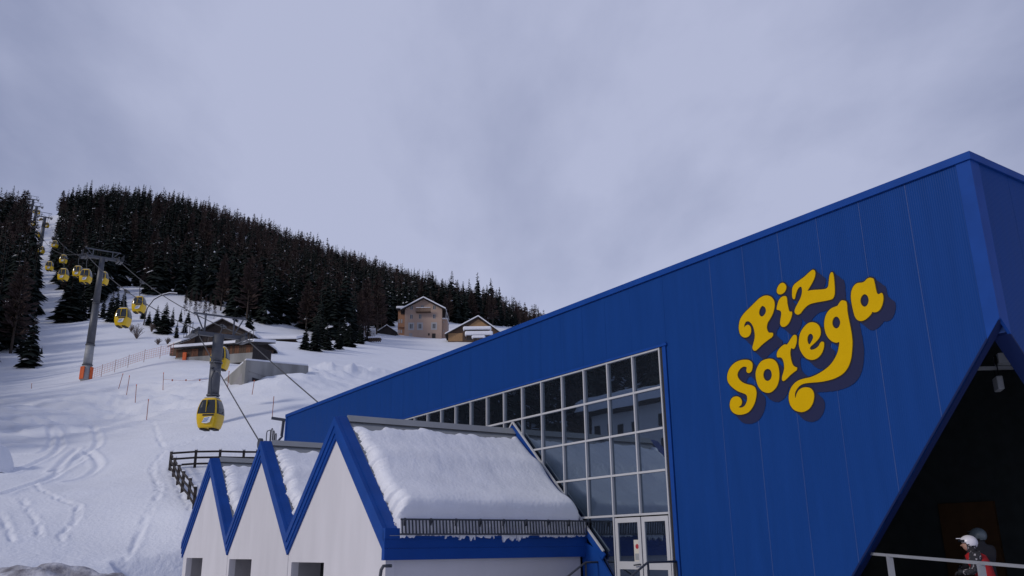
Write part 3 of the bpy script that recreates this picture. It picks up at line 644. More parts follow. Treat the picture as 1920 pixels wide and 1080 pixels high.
        me = tri_mesh('roof_snow', V, Qd, [roofsnow_m], smooth=True)
        link('roof_snow', me, ann)
    rc = MB().prism([(-.20, -.06), (0, .14), (.20, -.06)], lambda a, z: (AN + .27, apex[i] + a, RZ + .12 + z), lambda a, z: (WN - .07, apex[i] + a, RZ + .12 + z)); Ab(rc, 'ridge_cap', roofgrey_m)
# eave fascia under the big slope and snow guard above it
i, sgn = 0, -1
ea = slope_pt(0, -1, 0, math.hypot(3.3, RZ - EZ) + .14, 0); es, ez = ea[1], ea[2]
for j, (za0, za1, dn) in enumerate(((-.02, .22, .06), (-.24, -.022, .035), (-.50, -.242, .05))):
    Ab(MB().box((AN - .12, es - dn, ez + za0 + .05), (WN - .0, es + .10, ez + za1 + .05)), 'eave_board', blue_m)
sgd = thing('snow_guard', 'dark metal snow guard fence of slats along the snowy eave of the annex', 'snow guard', nsz(AN + .6, es, ez), TH); go = (AN + .6, es, ez)
gs, gz0, gz1 = es - .13, ez + .13, ez + .47
MB().beam((AN + .22, gs - .04, gz1), (WN + .05, gs - .04, gz1), .04, .04).build('top_rail', darkrail_m, sgd, go)
MB().beam((AN + .22, gs - .03, gz0), (WN + .05, gs - .03, gz0), .04, .04).build('bottom_rail', darkrail_m, sgd, go)
me_s = None
for k in range(62):
    n_ = AN + .25 + k * (WN - AN - .27) / 61
    if me_s is None:
        o = MB().beam((n_, gs - .04, gz1), (n_ + .03, gs - .03, gz0), .024, .03).build('slat', darkrail_m, sgd, go); me_s = o; n_0 = n_
    else: o = me_s.copy(); COL.objects.link(o); o.location.x += n_ - n_0
for k in range(9):
    n_ = AN + .35 + k * .70
    MB().beam((n_, gs - .03, gz1 + .02), (n_, gs + .30, gz0 - .22), .05, .06).beam((n_, gs + .02, gz0), (n_, gs + .40, gz0 + .15), .04, .04).build('bracket', darkrail_m, sgd, go)
# ragged snow clinging under the guard
dr_ = MB(); rs = random.Random(5); n_ = AN + .25
while n_ < WN - .15:
    w_ = rs.uniform(.15, .6); h_ = rs.uniform(.02, .13) * (1.6 if rs.random() < .2 else 1); kk = 9
    pts = [(n_, gz0 + .36)] + [(n_ + w_ * u, gz0 + .01 - h_ * rs.uniform(.2, 1.0)) for u in np.linspace(.04, .96, kk)] + [(n_ + w_, gz0 + .36)]
    dr_.prism(pts, lambda a, z: (a, gs + .03 + .02 * math.sin(a * 9), z), lambda a, z: (a, gs + .55, z)); n_ += w_
Ab(dr_, 'snow_fringe', roofsnow_m)
# curved dark tube at the annex corner
q = np.array(at_n(716, 1063, AN - .25)); ts = float(q @ W)
cr_ = thing('curved_handrail', 'dark curved tube rail standing at the corner of the white annex', 'handrail', nsz(AN - .25, ts, -2.4), TH)
ct = float(q[2]) + .02
MB().tube([(AN - .25, ts + .07, -2.4), (AN - .25, ts + .07, ct - .22), (AN - .24, ts + .05, ct - .08), (AN - .20, ts + .02, ct), (AN - .14, ts + .0, ct), (AN - .01, ts + .0, ct)], .04).build('tube', darkrail_m, cr_, (AN - .25, ts, -2.4), True)

# ------------------------------------------------------------------ inside the cut-away corner: floodlight, box, beam, railing
bx_ = MB(); q = np.array(at(1873, 675, 17.6)); nq, sq = q @ N, q @ W
fl_ = thing('loudspeaker', 'grey horn loudspeaker box hanging above the beam inside the dark opening', 'loudspeaker', Vector(q), TH - .9)
MB().box((-.05, -.21, -.11), (.22, .21, .11)).build('housing', lamp_m, fl_)
MB().tube([(-.052, 0, 0), (-.07, 0, 0)], .10, 16).build('horn', black_m, fl_)
MB().tube([(.1, 0, .13), (.1, 0, 1.2)], .02).build('bracket', black_m, fl_)
q = np.array(at(1870, 720, 17.6))
bx2 = thing('hanging_sign', 'blank pale grey box hanging under the beam inside the dark opening', 'sign box', Vector(q), TH - .9)
bevel(MB().box((-.04, -.20, -.14), (.08, .20, .14)).build('box', lamp_m, bx2), .015)
MB().tube([(.02, -.15, .165), (.02, -.15, .42)], .012).build('hanger', black_m, bx2); MB().tube([(.02, .15, .165), (.02, .15, .42)], .012).build('hanger', black_m, bx2)
q1 = np.array(at(1832, 691, 17.5)); q2 = np.array(at(1960, 688, 17.9))
bm_ = thing('ceiling_beam', 'thin grey beam crossing the dark opening under the loudspeaker', 'beam', Vector((q1 + q2) / 2))
dv = Vector((q2 - q1)) / 2 * 1.35
MB().beam(-dv, dv, .08, .07).build('beam', lamp_m, bm_)
r0 = np.array(at(1600, 1035.5, 17.6)); r1 = np.array(at(1990, 1068, 12.7))
rl = thing('ramp_railing', 'pale metal railing of two posts in front of the people by the dark opening', 'railing', Vector((r0[0], r0[1], -1.6)))
o3 = (r0[0], r0[1], -1.6)
MB().beam(r0, r1, .05, .05).build('top_rail', rail_m, rl, o3)
MB().beam(r0 - [0, 0, .55], r1 - [0, 0, .55], .04, .04).build('mid_rail', rail_m, rl, o3)
for px in (1667, 1838, 1985):
    best = min(np.linspace(0, 1, 400), key=lambda u: abs(proj(r0 + (r1 - r0) * u)[0] - px)); q = r0 + (r1 - r0) * best
    MB().box((q[0] - .045, q[1] - .045, -1.75), (q[0] + .045, q[1] + .045, q[2] - .02)).build('post', rail_m, rl, o3)

# ------------------------------------------------------------------ people
def person(loc, face, h, label, jacket, trousers, helm, arms, lean=0, red=False):
    root = thing('person', label, 'person', loc, face)
    H = h; vs = []; es = []; rad = []
    def v(x, y, z, r, p=None):
        vs.append((x * H, (y + lean * max(0, z - .5)) * H, z * H)); rad.append((r * H, r * H)); i = len(vs) - 1
        if p is not None: es.append((p, i))
        return i
    def body(nm, mat, spec, parent):
        me = bpy.data.meshes.new(nm); me.from_pydata(spec[0], spec[1], []); o = link(nm, me, parent); me.materials.append(mat)
        sk = o.modifiers.new('skin', 'SKIN'); sk.use_smooth_shade = True
        for i, r in enumerate(spec[2]): me.skin_vertices[0].data[i].radius = r
        me.skin_vertices[0].data[0].use_root = True
        o.modifiers.new('sub', 'SUBSURF').levels = 2; o.modifiers['sub'].render_levels = 2; return o
    pel = v(0, 0, .50, .085); wa = v(0, 0, .60, .082, pel); ch = v(0, .0, .72, .098, wa); nk = v(0, .0, .815, .05, ch); hd = v(0, .012, .87, .055, nk); tp = v(0, .012, .935, .055, hd)
    for sx in (-1, 1):
        hp = v(.055 * sx, 0, .47, .065, pel); kn = v(.065 * sx, .025, .27, .048, hp); an = v(.065 * sx, -.01, .05, .038, kn); v(.07 * sx, .09, .02, .03, an)
        shd = v(.11 * sx, 0, .775, .052, ch); ax, ay, az_ = arms[0 if sx < 0 else 1]
        el = v(.135 * sx, .03 + ay * .4, .62, .040, shd); wr = v(ax * sx, ay, az_, .030, el); v(ax * sx * .93, ay + .045, az_ - .005, .022, wr)
    bo = body('body', jacket, (vs, es, rad), root)
    # face, hands and clothing parts
    hz = .895 * H; hy = (.012 + lean * .39) * H
    def ball(nm, mat, c, r, keep=None, parent=root):
        bm2 = bmesh.new(); bmesh.ops.create_uvsphere(bm2, u_segments=20, v_segments=14, radius=1)
        if keep: bmesh.ops.delete(bm2, geom=[x for x in bm2.verts if not keep(x.co)], context='VERTS')
        for x in bm2.verts: x.co = Vector((c[0] + x.co.x * r[0], c[1] + x.co.y * r[1], c[2] + x.co.z * r[2]))
        me = bpy.data.meshes.new(nm); bm2.to_mesh(me); bm2.free(); me.materials.append(mat)
        me.polygons.foreach_set('use_smooth', [True] * len(me.polygons)); return link(nm, me, parent)
    fc = ball('face', skin_m, (0, hy + .012 * H, hz - .008 * H), (.045 * H, .052 * H, .062 * H))
    MB().tube([(0, hy + .06 * H, hz), (0, hy + .074 * H, hz - .018 * H)], [.004 * H, .009 * H], 6).build('nose', skin_m, fc)
    hm = ball('helmet', helm, (0, hy - .006 * H, hz + .018 * H), (.075 * H, .088 * H, .075 * H), lambda c: c.z > -.45 - .35 * (c.y < 0) * abs(c.y) + .55 * max(0, c.y))
    MB().tube([(.072 * H * math.sin(a), hy - .006 * H + .092 * H * math.cos(a), hz + .034 * H - .002 * abs(a)) for a in np.linspace(-1.1, 1.1, 9)], .013 * H, 8).build('goggles', gog_m, hm, None, True)
    MB().box((-.03 * H, hy + .06 * H, hz + .055 * H), (.03 * H, hy + .11 * H, hz + .062 * H)).build('helmet_peak', helm, hm)
    tm_ = MB()
    for sx in (-1, 1): tm_.tube([(.055 * sx * H, 0, .50 * H), (.066 * sx * H, .026 * H, .27 * H), (.067 * sx * H, -.008 * H, .06 * H)], [.072 * H, .058 * H, .052 * H], 12)
    tm_.build('trousers', trousers, root, None, True)
    for sx in (-1, 1): bevel(MB().box(((.07 * sx - .035) * H, -.06 * H, 0), ((.07 * sx + .035) * H, .12 * H, .09 * H)).build('ski_boot', cloth_m, root), .02)
    for k in (0, 1):
        sx = -1 if k == 0 else 1; ax, ay, az_ = arms[k]; c = (ax * sx * H * .93, (ay + .05 + lean * max(0, az_ - .5)) * H, az_ * H)
        gm = MB(); gm.tube([(c[0], c[1] - .03 * H, c[2]), (c[0], c[1] + .025 * H, c[2])], [.020 * H, .024 * H], 8)
        for f_ in range(4): 
            fx = c[0] + (-.018 + .012 * f_) * H; ln = (.034, .042, .045, .036)[f_] * H
            gm.tube([(fx, c[1] + .02 * H, c[2]), (fx, c[1] + .02 * H + ln * .6, c[2] - .006 * H), (fx, c[1] + .02 * H + ln * .85, c[2] - .022 * H)], .0062 * H, 6)
        gm.tube([(c[0] - sx * .02 * H, c[1], c[2]), (c[0] - sx * .036 * H, c[1] + .022 * H, c[2] + .008 * H)], .007 * H, 6)
        gm.build('glove', pattern_m if not red else cloth_m, root, None, True)
    if red:
        vest = MB(); ring = [(.52, .10), (.60, .104), (.70, .118), (.78, .11), (.81, .06)]; P_ = []
        n_ = 16
        for z_, r_ in ring:
            for a in range(n_): an_ = 2 * math.pi * a / n_; P_.append((r_ * 1.12 * H * math.cos(an_), (r_ * .92 * math.sin(an_) + lean * max(0, z_ - .5)) * H, z_ * H))
        vest.add(P_, [(r_ * n_ + a, r_ * n_ + (a + 1) % n_, (r_ + 1) * n_ + (a + 1) % n_, (r_ + 1) * n_ + a) for r_ in range(len(ring) - 1) for a in range(n_)])
        vest.build('back_panel', red_m, root, None, True)
    return root
q = at(1842, 1013, 16.6); person((q.x, q.y, -1.6), math.radians(65), 1.60 + q.z + .12, 'person in white helmet and red jacket leaning forward behind the pale railing', pattern_m, pattern_m, helmet_m, ((.10, .16, .62), (.09, .17, .60)), .32, True)
q = at(1822, 997, 17.2); person((q.x + .15, q.y, -1.6), math.radians(10), 1.60 + q.z + .10, 'person in dark grey helmet and dark jacket standing behind the red jacket', cloth_m, cloth_m, helmet2_m, ((.11, .15, .60), (.10, .15, .58)), .05)

# ------------------------------------------------------------------ cable car: pylons, ropes, cabins
HEAD = TH
def pylon(base, ztop, r0_, r1_, gauge, label, lower=None, heading=TH, sheave=3.0, lift=1.75):
    t_ = thing('lift_pylon', label, 'pylon', base, heading, 'pylons of the cable car line'); h = ztop - base[2]
    segs = [(0, h * .12), (h * .12, h * .28), (h * .28, h * .62), (h * .62, h)] if lower else [(-.5, h * .35), (h * .35, h * .7), (h * .7, h)]
    for k, (a, b_) in enumerate(segs):
        ra = r0_ + (r1_ - r0_) * max(a, 0) / h; rb = r0_ + (r1_ - r0_) * b_ / h
        mt = steel_pale_m if (lower and k < 2) else steel_m
        o = MB().tube([(0, 0, a - (1. if k == 0 else 0)), (0, 0, b_)], [ra, rb], 16).build('shaft', mt, t_, None, True)
        if k: MB().tube([(0, 0, a - .06), (0, 0, a + .06)], ra * 1.16, 16).build('flange', steel_m, t_)
    if lower:
        pads = MB(); 
        for k in range(12):
            if k in (8, 9): continue
            a0, a1 = 2 * math.pi * k / 12, 2 * math.pi * (k + .94) / 12
            pts = [(r_ * math.cos(a), r_ * math.sin(a)) for r_, a in ((r0_ * 1.03, a0), (r0_ * 1.3, a0), (r0_ * 1.3, a1), (r0_ * 1.03, a1))]
            MB().prism(pts, lambda x, y: (x, y, .1), lambda x, y: (x, y, 1.75)).build('pad', orange_m, t_)
    g = gauge / 2
    MB().beam((-g - .3, 0, h), (g + .3, 0, h), .32, .34).build('crossarm', steel_m, t_)
    MB().beam((-g - .3, 0, h + lift), (g + .3, 0, h + lift), .12, .14).build('lifting_bar', steel_m, t_)
    for sx in (-1, 1):
        MB().beam((sx * g * .62, 0, h), (sx * (g * .62), 0, h + lift - .03), .12, .12).beam((sx * g * .66, 0, h + .25), (sx * g * 1.02, 0, h + lift - .03), .1, .1).build('strut', steel_m, t_)
        sh_ = MB().beam((sx * g, -sheave / 2, h - .30), (sx * g, sheave / 2, h - .05), .22, .30).build('sheave_train', steel_m, t_)
        for k in range(int(sheave / .5)):
            y = -sheave / 2 + .25 + k * .5
            MB().tube([(sx * g - .08, y, h + .12 + y * .06), (sx * g + .08, y, h + .12 + y * .06)], .20, 12).build('wheel', darkrail_m, sh_)
        cw = MB().beam((sx * (g + .4), -sheave / 2, h - .45), (sx * (g + .4), sheave / 2, h - .2), .35, .05)
        cw.beam((sx * (g + .58), -sheave / 2, h + .5), (sx * (g + .58), sheave / 2, h + .75), .04, .04)
        for k in range(4): y = -sheave / 2 + k * sheave / 3; cw.beam((sx * (g + .58), y, h - .33 + .06 * y), (sx * (g + .58), y, h + .62 + .06 * y), .04, .04)
        cw.build('catwalk', steel_m, t_)
    return t_
GA = 4.0
p1b = ground_at(160, 713, 90, 140); p1t = at(189, 484, p1b.y)
p2t = at(410, 629, 72.); p2b = Vector((p2t.x, p2t.y, gz(p2t.x, 72) - .3))
TLT = {}
def lean_to(t_, base, top): t_.rotation_mode = 'QUATERNION'; d = (Vector(top) - Vector(base)).normalized(); t_.rotation_quaternion = Vector((0, 0, 1)).rotation_difference(d) @ Quaternion((0, 0, 1), TH)
pa = pylon(p1b, p1b.z + (p1t - p1b).length, .62, .33, GA, 'tall grey pylon with orange padding and pale foot on the snow slope', True, lift=1.1, sheave=2.2)
pb = pylon(p2b, p2t.z, .50, .46, GA, 'thick grey pylon with broad crossarm standing in front of the barns')
p3b = at(74, 470, 300); p3t = at(79, 407, 300)
pc = pylon(p3b, p3t.z, .75, .55, GA, 'distant pylon standing in the middle of the gap in the forest')
p4b = at(62, 430, 355); p4t = at(63, 387, 355); pd = pylon(p4b, p4t.z, .7, .55, GA, 'small far pylon half hidden by the left forest, second highest on the line')
p5b = at(54, 425, 400); p5t = at(54, 374, 400); pe = pylon(p5b, p5t.z, .7, .55, GA, 'highest and farthest pylon against the sky at the left forest edge')
def rope_pts(side):
    off = Vector(N) * (side * GA / 2); up_ = Vector((0, 0, .32))
    end = nsz(19.3 + side * GA / 2 * .96, 43.0, 5.5)
    q = np.array(ray(500, 850) if side < 0 else ray(592, 796)); ne_ = 19.3 + side * GA / 2
    e_ = Vector(q * ne_ / (q @ N)) if side < 0 else nsz(ne_, 44.4, 4.9)
    return [e_, p2t + off + up_, p1t + off + up_, p3t + off + up_, p4t + off + up_, p5t + off + up_]
SAG = [.15, 1.0, 5.0, 1.0, .7]
ROPES = {}
for side in (-1, 1):
    K = rope_pts(side); pts = []
    for j in range(5):
        for u in np.linspace(0, 1, 24, endpoint=(j == 4)):
            p = K[j].lerp(K[j + 1], u); p.z -= SAG[j] * 4 * u * (1 - u); pts.append(p)
    ROPES[side] = pts
    lab = 'steel haul rope carrying the left row of yellow cabins up the slope' if side < 0 else 'steel haul rope carrying the right row of yellow cabins over the barns'
    o = MB().tube(pts, .045, 6).build('haul_rope', rope_m); tag(o, lab, 'rope', 'ropes of the cable car line')
def make_cabin():
    root = thing('gondola_cabin', 'x', 'gondola cabin')
    prof = [(0, .74, .66), (.06, .80, .72), (.35, .90, .80), (.62, .955, .85), (.92, .97, .865), (1.0, .97, .865), (1.35, .92, .82), (1.72, .80, .70), (1.90, .70, .60), (1.97, .66, .56), (2.06, .50, .42), (2.10, .2, .15)]
    n = 40; P_ = []
    for z, a, b_ in prof:
        for k in range(n):
            an_ = 2 * math.pi * k / n; c, s_ = math.cos(an_), math.sin(an_)
            P_.append((a * .80 * math.copysign(abs(c) ** .42, c), b_ * .86 * math.copysign(abs(s_) ** .42, s_), z))
    bodyf = []; wins = {0: [], 1: [], 2: [], 3: []}; winl = []
    lower = []
    for r in range(len(prof) - 1):
        for k in range(n):
            f = (r * n + k, r * n + (k + 1) % n, (r + 1) * n + (k + 1) % n, (r + 1) * n + k)
            q = k % 10
            if 4 <= r <= 7 and q not in (4, 5): wins[((k + 5) % n) // 10].append(f)
            else: bodyf.append(f)
    body = MB().add(P_, bodyf + [tuple(range(n))[::-1], tuple(range((len(prof) - 1) * n, len(prof) * n))]).build('body', yellow_m, root)
    for w in wins.values():
        ww = MB().add([(x * .985, y * .985, z) for x, y, z in P_], w).build('window', pane_m, root)
    for k, (sx, ang) in enumerate(((1, 0), (-1, 0))):
        MB().box((-.012, sx * .60, 1.02), (.012, sx * .755, 1.85)).build('door_strip', yellow_m, root)
        MB().box((-.20, sx * .742, .77), (.60, sx * .772, .88)).build('ski_rack', black_m, root)
        dc = MB().prism([(-.34, .30), (-.16, .66), (.46, .72), (.32, .34), (.05, .26)], lambda x, z: (x * .85 + .08, sx * (.735 + .012 * (z > .5)), z), lambda x, z: (x * .85 + .08, sx * (.755 + .012 * (z > .5)), z)).build('logo_plate', decal_m, root)
        lm = MB()
        for j in range(3): lm.beam((-.18 + .05 * j, sx * .762, .37 + .1 * j), (.18 + .06 * j, sx * .770, .43 + .1 * j), .02, .045)
        lm.build('logo_mark', decalblue_m, dc)
    MB().box((-.5, -.42, -.10), (-.16, .42, .0)).box((.16, -.42, -.10), (.5, .42, .0)).build('bumper', black_m, root)
    MB().box((-.42, -.34, 2.07), (.42, .34, 2.13)).build('roof_plate', alu_m, root)
    MB().tube([(-.1, 0, 2.1), (-.12, 0, 2.5), (-.2, 0, 3.0), (-.22, 0, 3.5), (-.1, 0, 3.9), (.0, 0, 4.05)], .055, 8).build('hanger', darkrail_m, root, None, True)
    MB().box((-.16, -.45, 4.0), (.14, .45, 4.2)).box((-.08, -.62, 4.1), (.08, .62, 4.18)).build('grip', darkrail_m, root)
    return root
CAB = [  # px, py of cabin centre, depth, side, label
    (395, 775, 56, -1, 'nearest yellow gondola cabin hanging low over the snow in front of the thick pylon'),
    (413, 672, 76, 1, 'yellow gondola cabin half hidden behind the thick pylon before the barns'),
    (231, 595, 88, -1, 'yellow gondola cabin hanging between the two pylons, the lower of that pair'),
    (261, 571, 104, 1, 'yellow gondola cabin hanging between the two pylons, the upper of that pair'),
    (161, 518, 120, -1, 'yellow gondola cabin just left of the padded pylon shaft, nearer of two overlapping cabins'),
    (193, 522, 131, 1, 'yellow gondola cabin peeking out right behind the padded pylon shaft'),
    (146, 509, 150, -1, 'small yellow gondola cabin overlapped by the one left of the padded pylon'),
    (119, 515, 145, -1, 'yellow gondola cabin before dark trees, between the padded pylon and the ski run, lower one'),
    (93, 499, 185, -1, 'small yellow gondola cabin right at the edge of the white ski run'),
    (119, 486, 180, 1, 'small yellow gondola cabin before dark trees, hanging above the lower one'),
    (103, 458, 235, 1, 'tiny yellow gondola cabin before the forest edge right of the ski run'),
    (78, 469, 235, -1, 'tiny yellow gondola cabin at the foot of the distant pylon in the forest gap'),
    (71, 440, 290, -1, 'tiny dark gondola cabin left of the distant pylon shaft in the gap'),
    (88, 422, 300, 1, 'tiny gondola cabin right of the distant pylon top in the gap'),
    (63, 419, 310, -1, 'tiny gondola cabin at the left forest edge beside the distant pylon'),
    (77, 413, 340, 1, 'tiny gondola cabin directly behind the distant pylon crossarm'),
    (72, 398, 360, -1, 'minute gondola cabin against the sky above the distant pylon'),
    (65, 396, 370, -1, 'minute gondola cabin against the sky beside the second highest pylon')]
cab0 = make_cabin(); SIZES = [60, 45, 38, 33, 29, 27, 23, 25, 19, 18, 15, 15, 11, 11, 10, 9, 9, 8]
for k, (px, py, dep, side, lab) in enumerate(CAB):
    o = cab0 if k == 0 else copy_tree(cab0)
    hpx = SIZES[k]; dep = F_PX * 2.22 / hpx * .98
    c = at(px, py, dep); o.location = (c.x, c.y, c.z - 1.05); o.rotation_euler = (math.radians(random.uniform(-1.5, 1.5)), 0, TH + math.radians(-38 + random.uniform(-4, 4) + (6 if k else 0)))
    tag(o, lab, 'gondola cabin', 'yellow cabins on the cable car line')
# little rope wheel and tube hoops behind the second gable, bracket at the station's end
q = at_n(488, 832, 14.6)
sw = thing('rope_wheel', 'small dark rope wheel on a bracket behind the middle gable', 'wheel', q, TH)
MB().tube([(-.08, 0, 0), (.08, 0, 0)], .30, 18).build('wheel', darkrail_m, sw); MB().beam((0, 0, 0), (.1, .1, -1.8), .12, .12).build('bracket', darkrail_m, sw)
q = at_n(505, 828, 14.8)
hp = thing('pipe_hoops', 'row of bent grey pipe hoops behind the ridge of the middle gable', 'pipes', q, TH)
for k, (w_, h_) in enumerate(((.62, .62), (.25, .66), (.2, .5), (.2, .32))):
    a = .55 - [0, .75, 1.1, 1.45][k]
    MB().tube([(0, a, -1), (0, a, h_ - .08), (0, a - .08, h_), (0, a - w_ + .08, h_), (0, a - w_, h_ - .08), (0, a - w_, -1)], .028).build('hoop', steel_m, hp, None, True)
q = at_n(535, 800, 15.3)
br = thing('end_bracket', 'dark cantilever bracket with a thin pole at the far end of the station', 'bracket', q, TH)
MB().beam((-.0, .0, .35), (-.75, .1, .42), .12, .14).beam((-.1, .05, .3), (-.15, .05, -.5), .12, .12).beam((-.1, .05, -.5), (-.5, .1, -1.0), .1, .1).build('arm', steel_m, br)
MB().tube([(-.72, .1, .4), (-.70, .12, 1.6)], .02).build('pole', pole_m, br)

# ------------------------------------------------------------------ houses and barns on the slope
def house(name, label, cat, fl_, fr_, depth_, hwall, hroof, wallm, roofm=None, over=.5, snowt=.35, base_extra=1.5, apexu=.5, back=10, rooft=.18, group=None):
    """gable house: fl_, fr_ are ground points of the gable front; returns root and a local frame (x right, y back, z up)"""
    d = Vector(fr_) - Vector(fl_); wdt = math.hypot(d.x, d.y); rz = math.atan2(d.y, d.x)
    base = Vector((fl_.x, fl_.y, min(fl_.z, fr_.z)))
    r = thing(name, label, cat, base, rz, group)
    ax = wdt * apexu
    MB().prism([(0, -base_extra), (wdt, -base_extra), (wdt, hwall), (ax, hwall + hroof), (0, hwall)], lambda x, z: (x, 0, z), lambda x, z: (x, back, z)).build('wall', wallm, r)
    for sx in (-1, 1):
        ex = -over if sx < 0 else wdt + over; run = (ax - ex) if sx < 0 else (ex - ax)
        k = hroof / (ax if sx < 0 else wdt - ax); ez_ = hwall + hroof - k * run
        def sl(t0, t1, nm, mt, yo):
            q = [(ax, hwall + hroof + t0), (ex, ez_ + t0), (ex, ez_ + t1), (ax, hwall + hroof + t1)]
            return MB().prism(q, lambda x, z: (x, -over - yo, z), lambda x, z: (x, back + over, z)).build(nm, mt, r)
        sl(.02, .02 + rooft, 'roof', roofm or wooddark_m, 0)
        bevel(sl(.025 + rooft, .025 + rooft + snowt, 'roof_snow', roofsnow_m, .06), min(.12, snowt * .4))
    return r, wdt
def window(root, x0, x1, z0, z1, surround=None, y=0.):
    if surround:
        s_ = surround; MB().box((x0 - s_, y - .03, z0 - s_), (x1 + s_, y + .02, z1 + s_)).build('window_surround', trimgrey_m, root)
    f = MB(); w_ = .08
    yo = y - .07 if surround else y - .04
    f.box((x0, yo, z0), (x0 + w_, yo + .05, z1)).box((x1 - w_, yo, z0), (x1, yo + .05, z1)).box((x0 + w_, yo, z1 - w_), (x1 - w_, yo + .05, z1)).box((x0 + w_, yo, z0), (x1 - w_, yo + .05, z0 + w_)).box(((x0 + x1) / 2 - .09, yo + .001, z0 + w_), ((x0 + x1) / 2 + .09, yo + .049, z1 - w_))
    w = f.build('window', trimgrey_m, root)
    MB().box((x0 + w_, yo + .015, z0 + w_), (x1 - w_, yo + .03, z1 - w_)).build('pane', pane_m, w); return w
# hotel: facade from px 758 to 827, base y 633
HD = 262.
hl, hr_ = at(758, 632.5, HD), at(828, 633.5, HD)
mpp = HD / F_PX                                               # metres per photo pixel there
hot, hw = house('hotel', 'tall beige house with four rows of windows and snow lined gable on the hill crest', 'house', hl, hr_, HD, 9.7, 3.2, beige_m, back=12, over=1.3, snowt=.45, apexu=.50)
def hx(px): return (px - 758) / 70. * hw
def hz_(py): return (633 - py) * mpp * 1.10
for py0, py1 in ((574, 581), (590, 598)):
    for px in (770.5, 787, 813.5):
        if py0 == 574 and px == 787: continue
        window(hot, hx(px - 2.6), hx(px + 2.6), hz_(py1), hz_(py0))
for px in (770.5, 787, 813.5): window(hot, hx(px - 3), hx(px + 3), hz_(616), hz_(607), .42)
window(hot, hx(791 - 2.6), hx(791 + 2.6), hz_(577), hz_(573.5))
MB().box((hx(767), -.06, -.5), (hx(773), .02, hz_(624))).build('door', grey_m, hot); MB().box((hx(810), -.06, -.5), (hx(816.5), .02, hz_(625))).build('door', wooddark_m, hot)
MB().box((hx(802.5), -.05, hz_(628.5)), (hx(805.5), .02, hz_(624.5))).build('window', wooddark_m, hot)
bal = MB().box((hx(779.5), -1.3, hz_(587.5)), (hx(807), -.01, hz_(586))).build('balcony', wood_m, hot)
for k in range(18): xx = hx(779.5) + k * (hx(807) - hx(779.5)) / 17; MB().box((xx - .05, -1.3, hz_(586)), (xx + .05, -1.24, hz_(580.5))).build('baluster', wood_m, bal)
MB().box((hx(779.5), -1.34, hz_(580.5)), (hx(807), -1.2, hz_(579.6))).build('rail', wood_m, bal); MB().box((hx(779.5), -1.36, hz_(579.6)), (hx(807), -1.18, hz_(578.8))).build('snow_cap', roofsnow_m, bal)
for px in (775, 812): MB().beam((hx(px), -1.0, hz_(564 if px < 790 else 566)), (hx(px), .2, hz_(564 if px < 790 else 566)), .25, .25).build('rafter', wood_m, hot)
# orange wing on its left, dark annexe on the right
wl = MB().box((hx(744.5), 1.0, -1.5), (hx(757.8), 8, hz_(580.5))).build('wing', orangewall_m, hot)
MB().box((hx(742), -.4, hz_(580.4)), (hx(760), 8.5, hz_(579))).build('wing_roof', wooddark_m, hot); bevel(MB().box((hx(741.5), -.5, hz_(578.9)), (hx(761), 8.6, hz_(574.5))).build('wing_snow', roofsnow_m, hot), .25)
for py0, py1 in ((597, 604), (616, 622)):
    for px in (747, 751.5): MB().box((hx(px - 1.4), .92, hz_(py1)), (hx(px + 1.4), .99, hz_(py0))).build('window', trimgrey_m, hot)
MB().box((hx(744.5), .4, hz_(612)), (hx(757), .99, hz_(610.8))).build('wing_balcony', orangewall_m, hot)
MB().box((hx(750), .7, hz_(588)), (hx(757.7), .99, hz_(581))).build('wing_loggia', wooddark_m, hot)
MB().box((hx(828.2), 2.0, -1.5), (hx(837), 9, hz_(596))).build('side_wing', beige_m, hot)
MB().box((hx(828.2), 1.6, hz_(596)), (hx(834.5), 9, hz_(579))).build('side_loggia', wooddark_m, hot)
MB().box((hx(828.1), 1.2, hz_(596.5)), (hx(838), 9.2, hz_(595))).build('side_roof', roofsnow_m, hot)
MB().beam((hx(836), 1.0, hz_(580)), (hx(835), 1.0, hz_(597)), .2, .2).build('downpipe', trimgrey_m, hot)
for py in (600, 616): MB().box((hx(830), 1.92, hz_(py + 3)), (hx(831.5), 1.99, hz_(py))).build('window', trimgrey_m, hot)
# dark shed
a, b_ = at(707, 632.5, 258), at(742, 632.5, 258)
sd_, sw_ = house('shed', 'small dark wooden shed with snowy roof left of the tall beige house', 'shed', a, b_, 0, 1.7, 2.0, wooddark_m, back=5, over=.35, snowt=.28)
for k in range(9): MB().box((k * sw_ / 9 + .04, -.06, -.4), ((k + 1) * sw_ / 9 - .03, -.005, 1.65)).build('plank', wooddark_m, sd_)
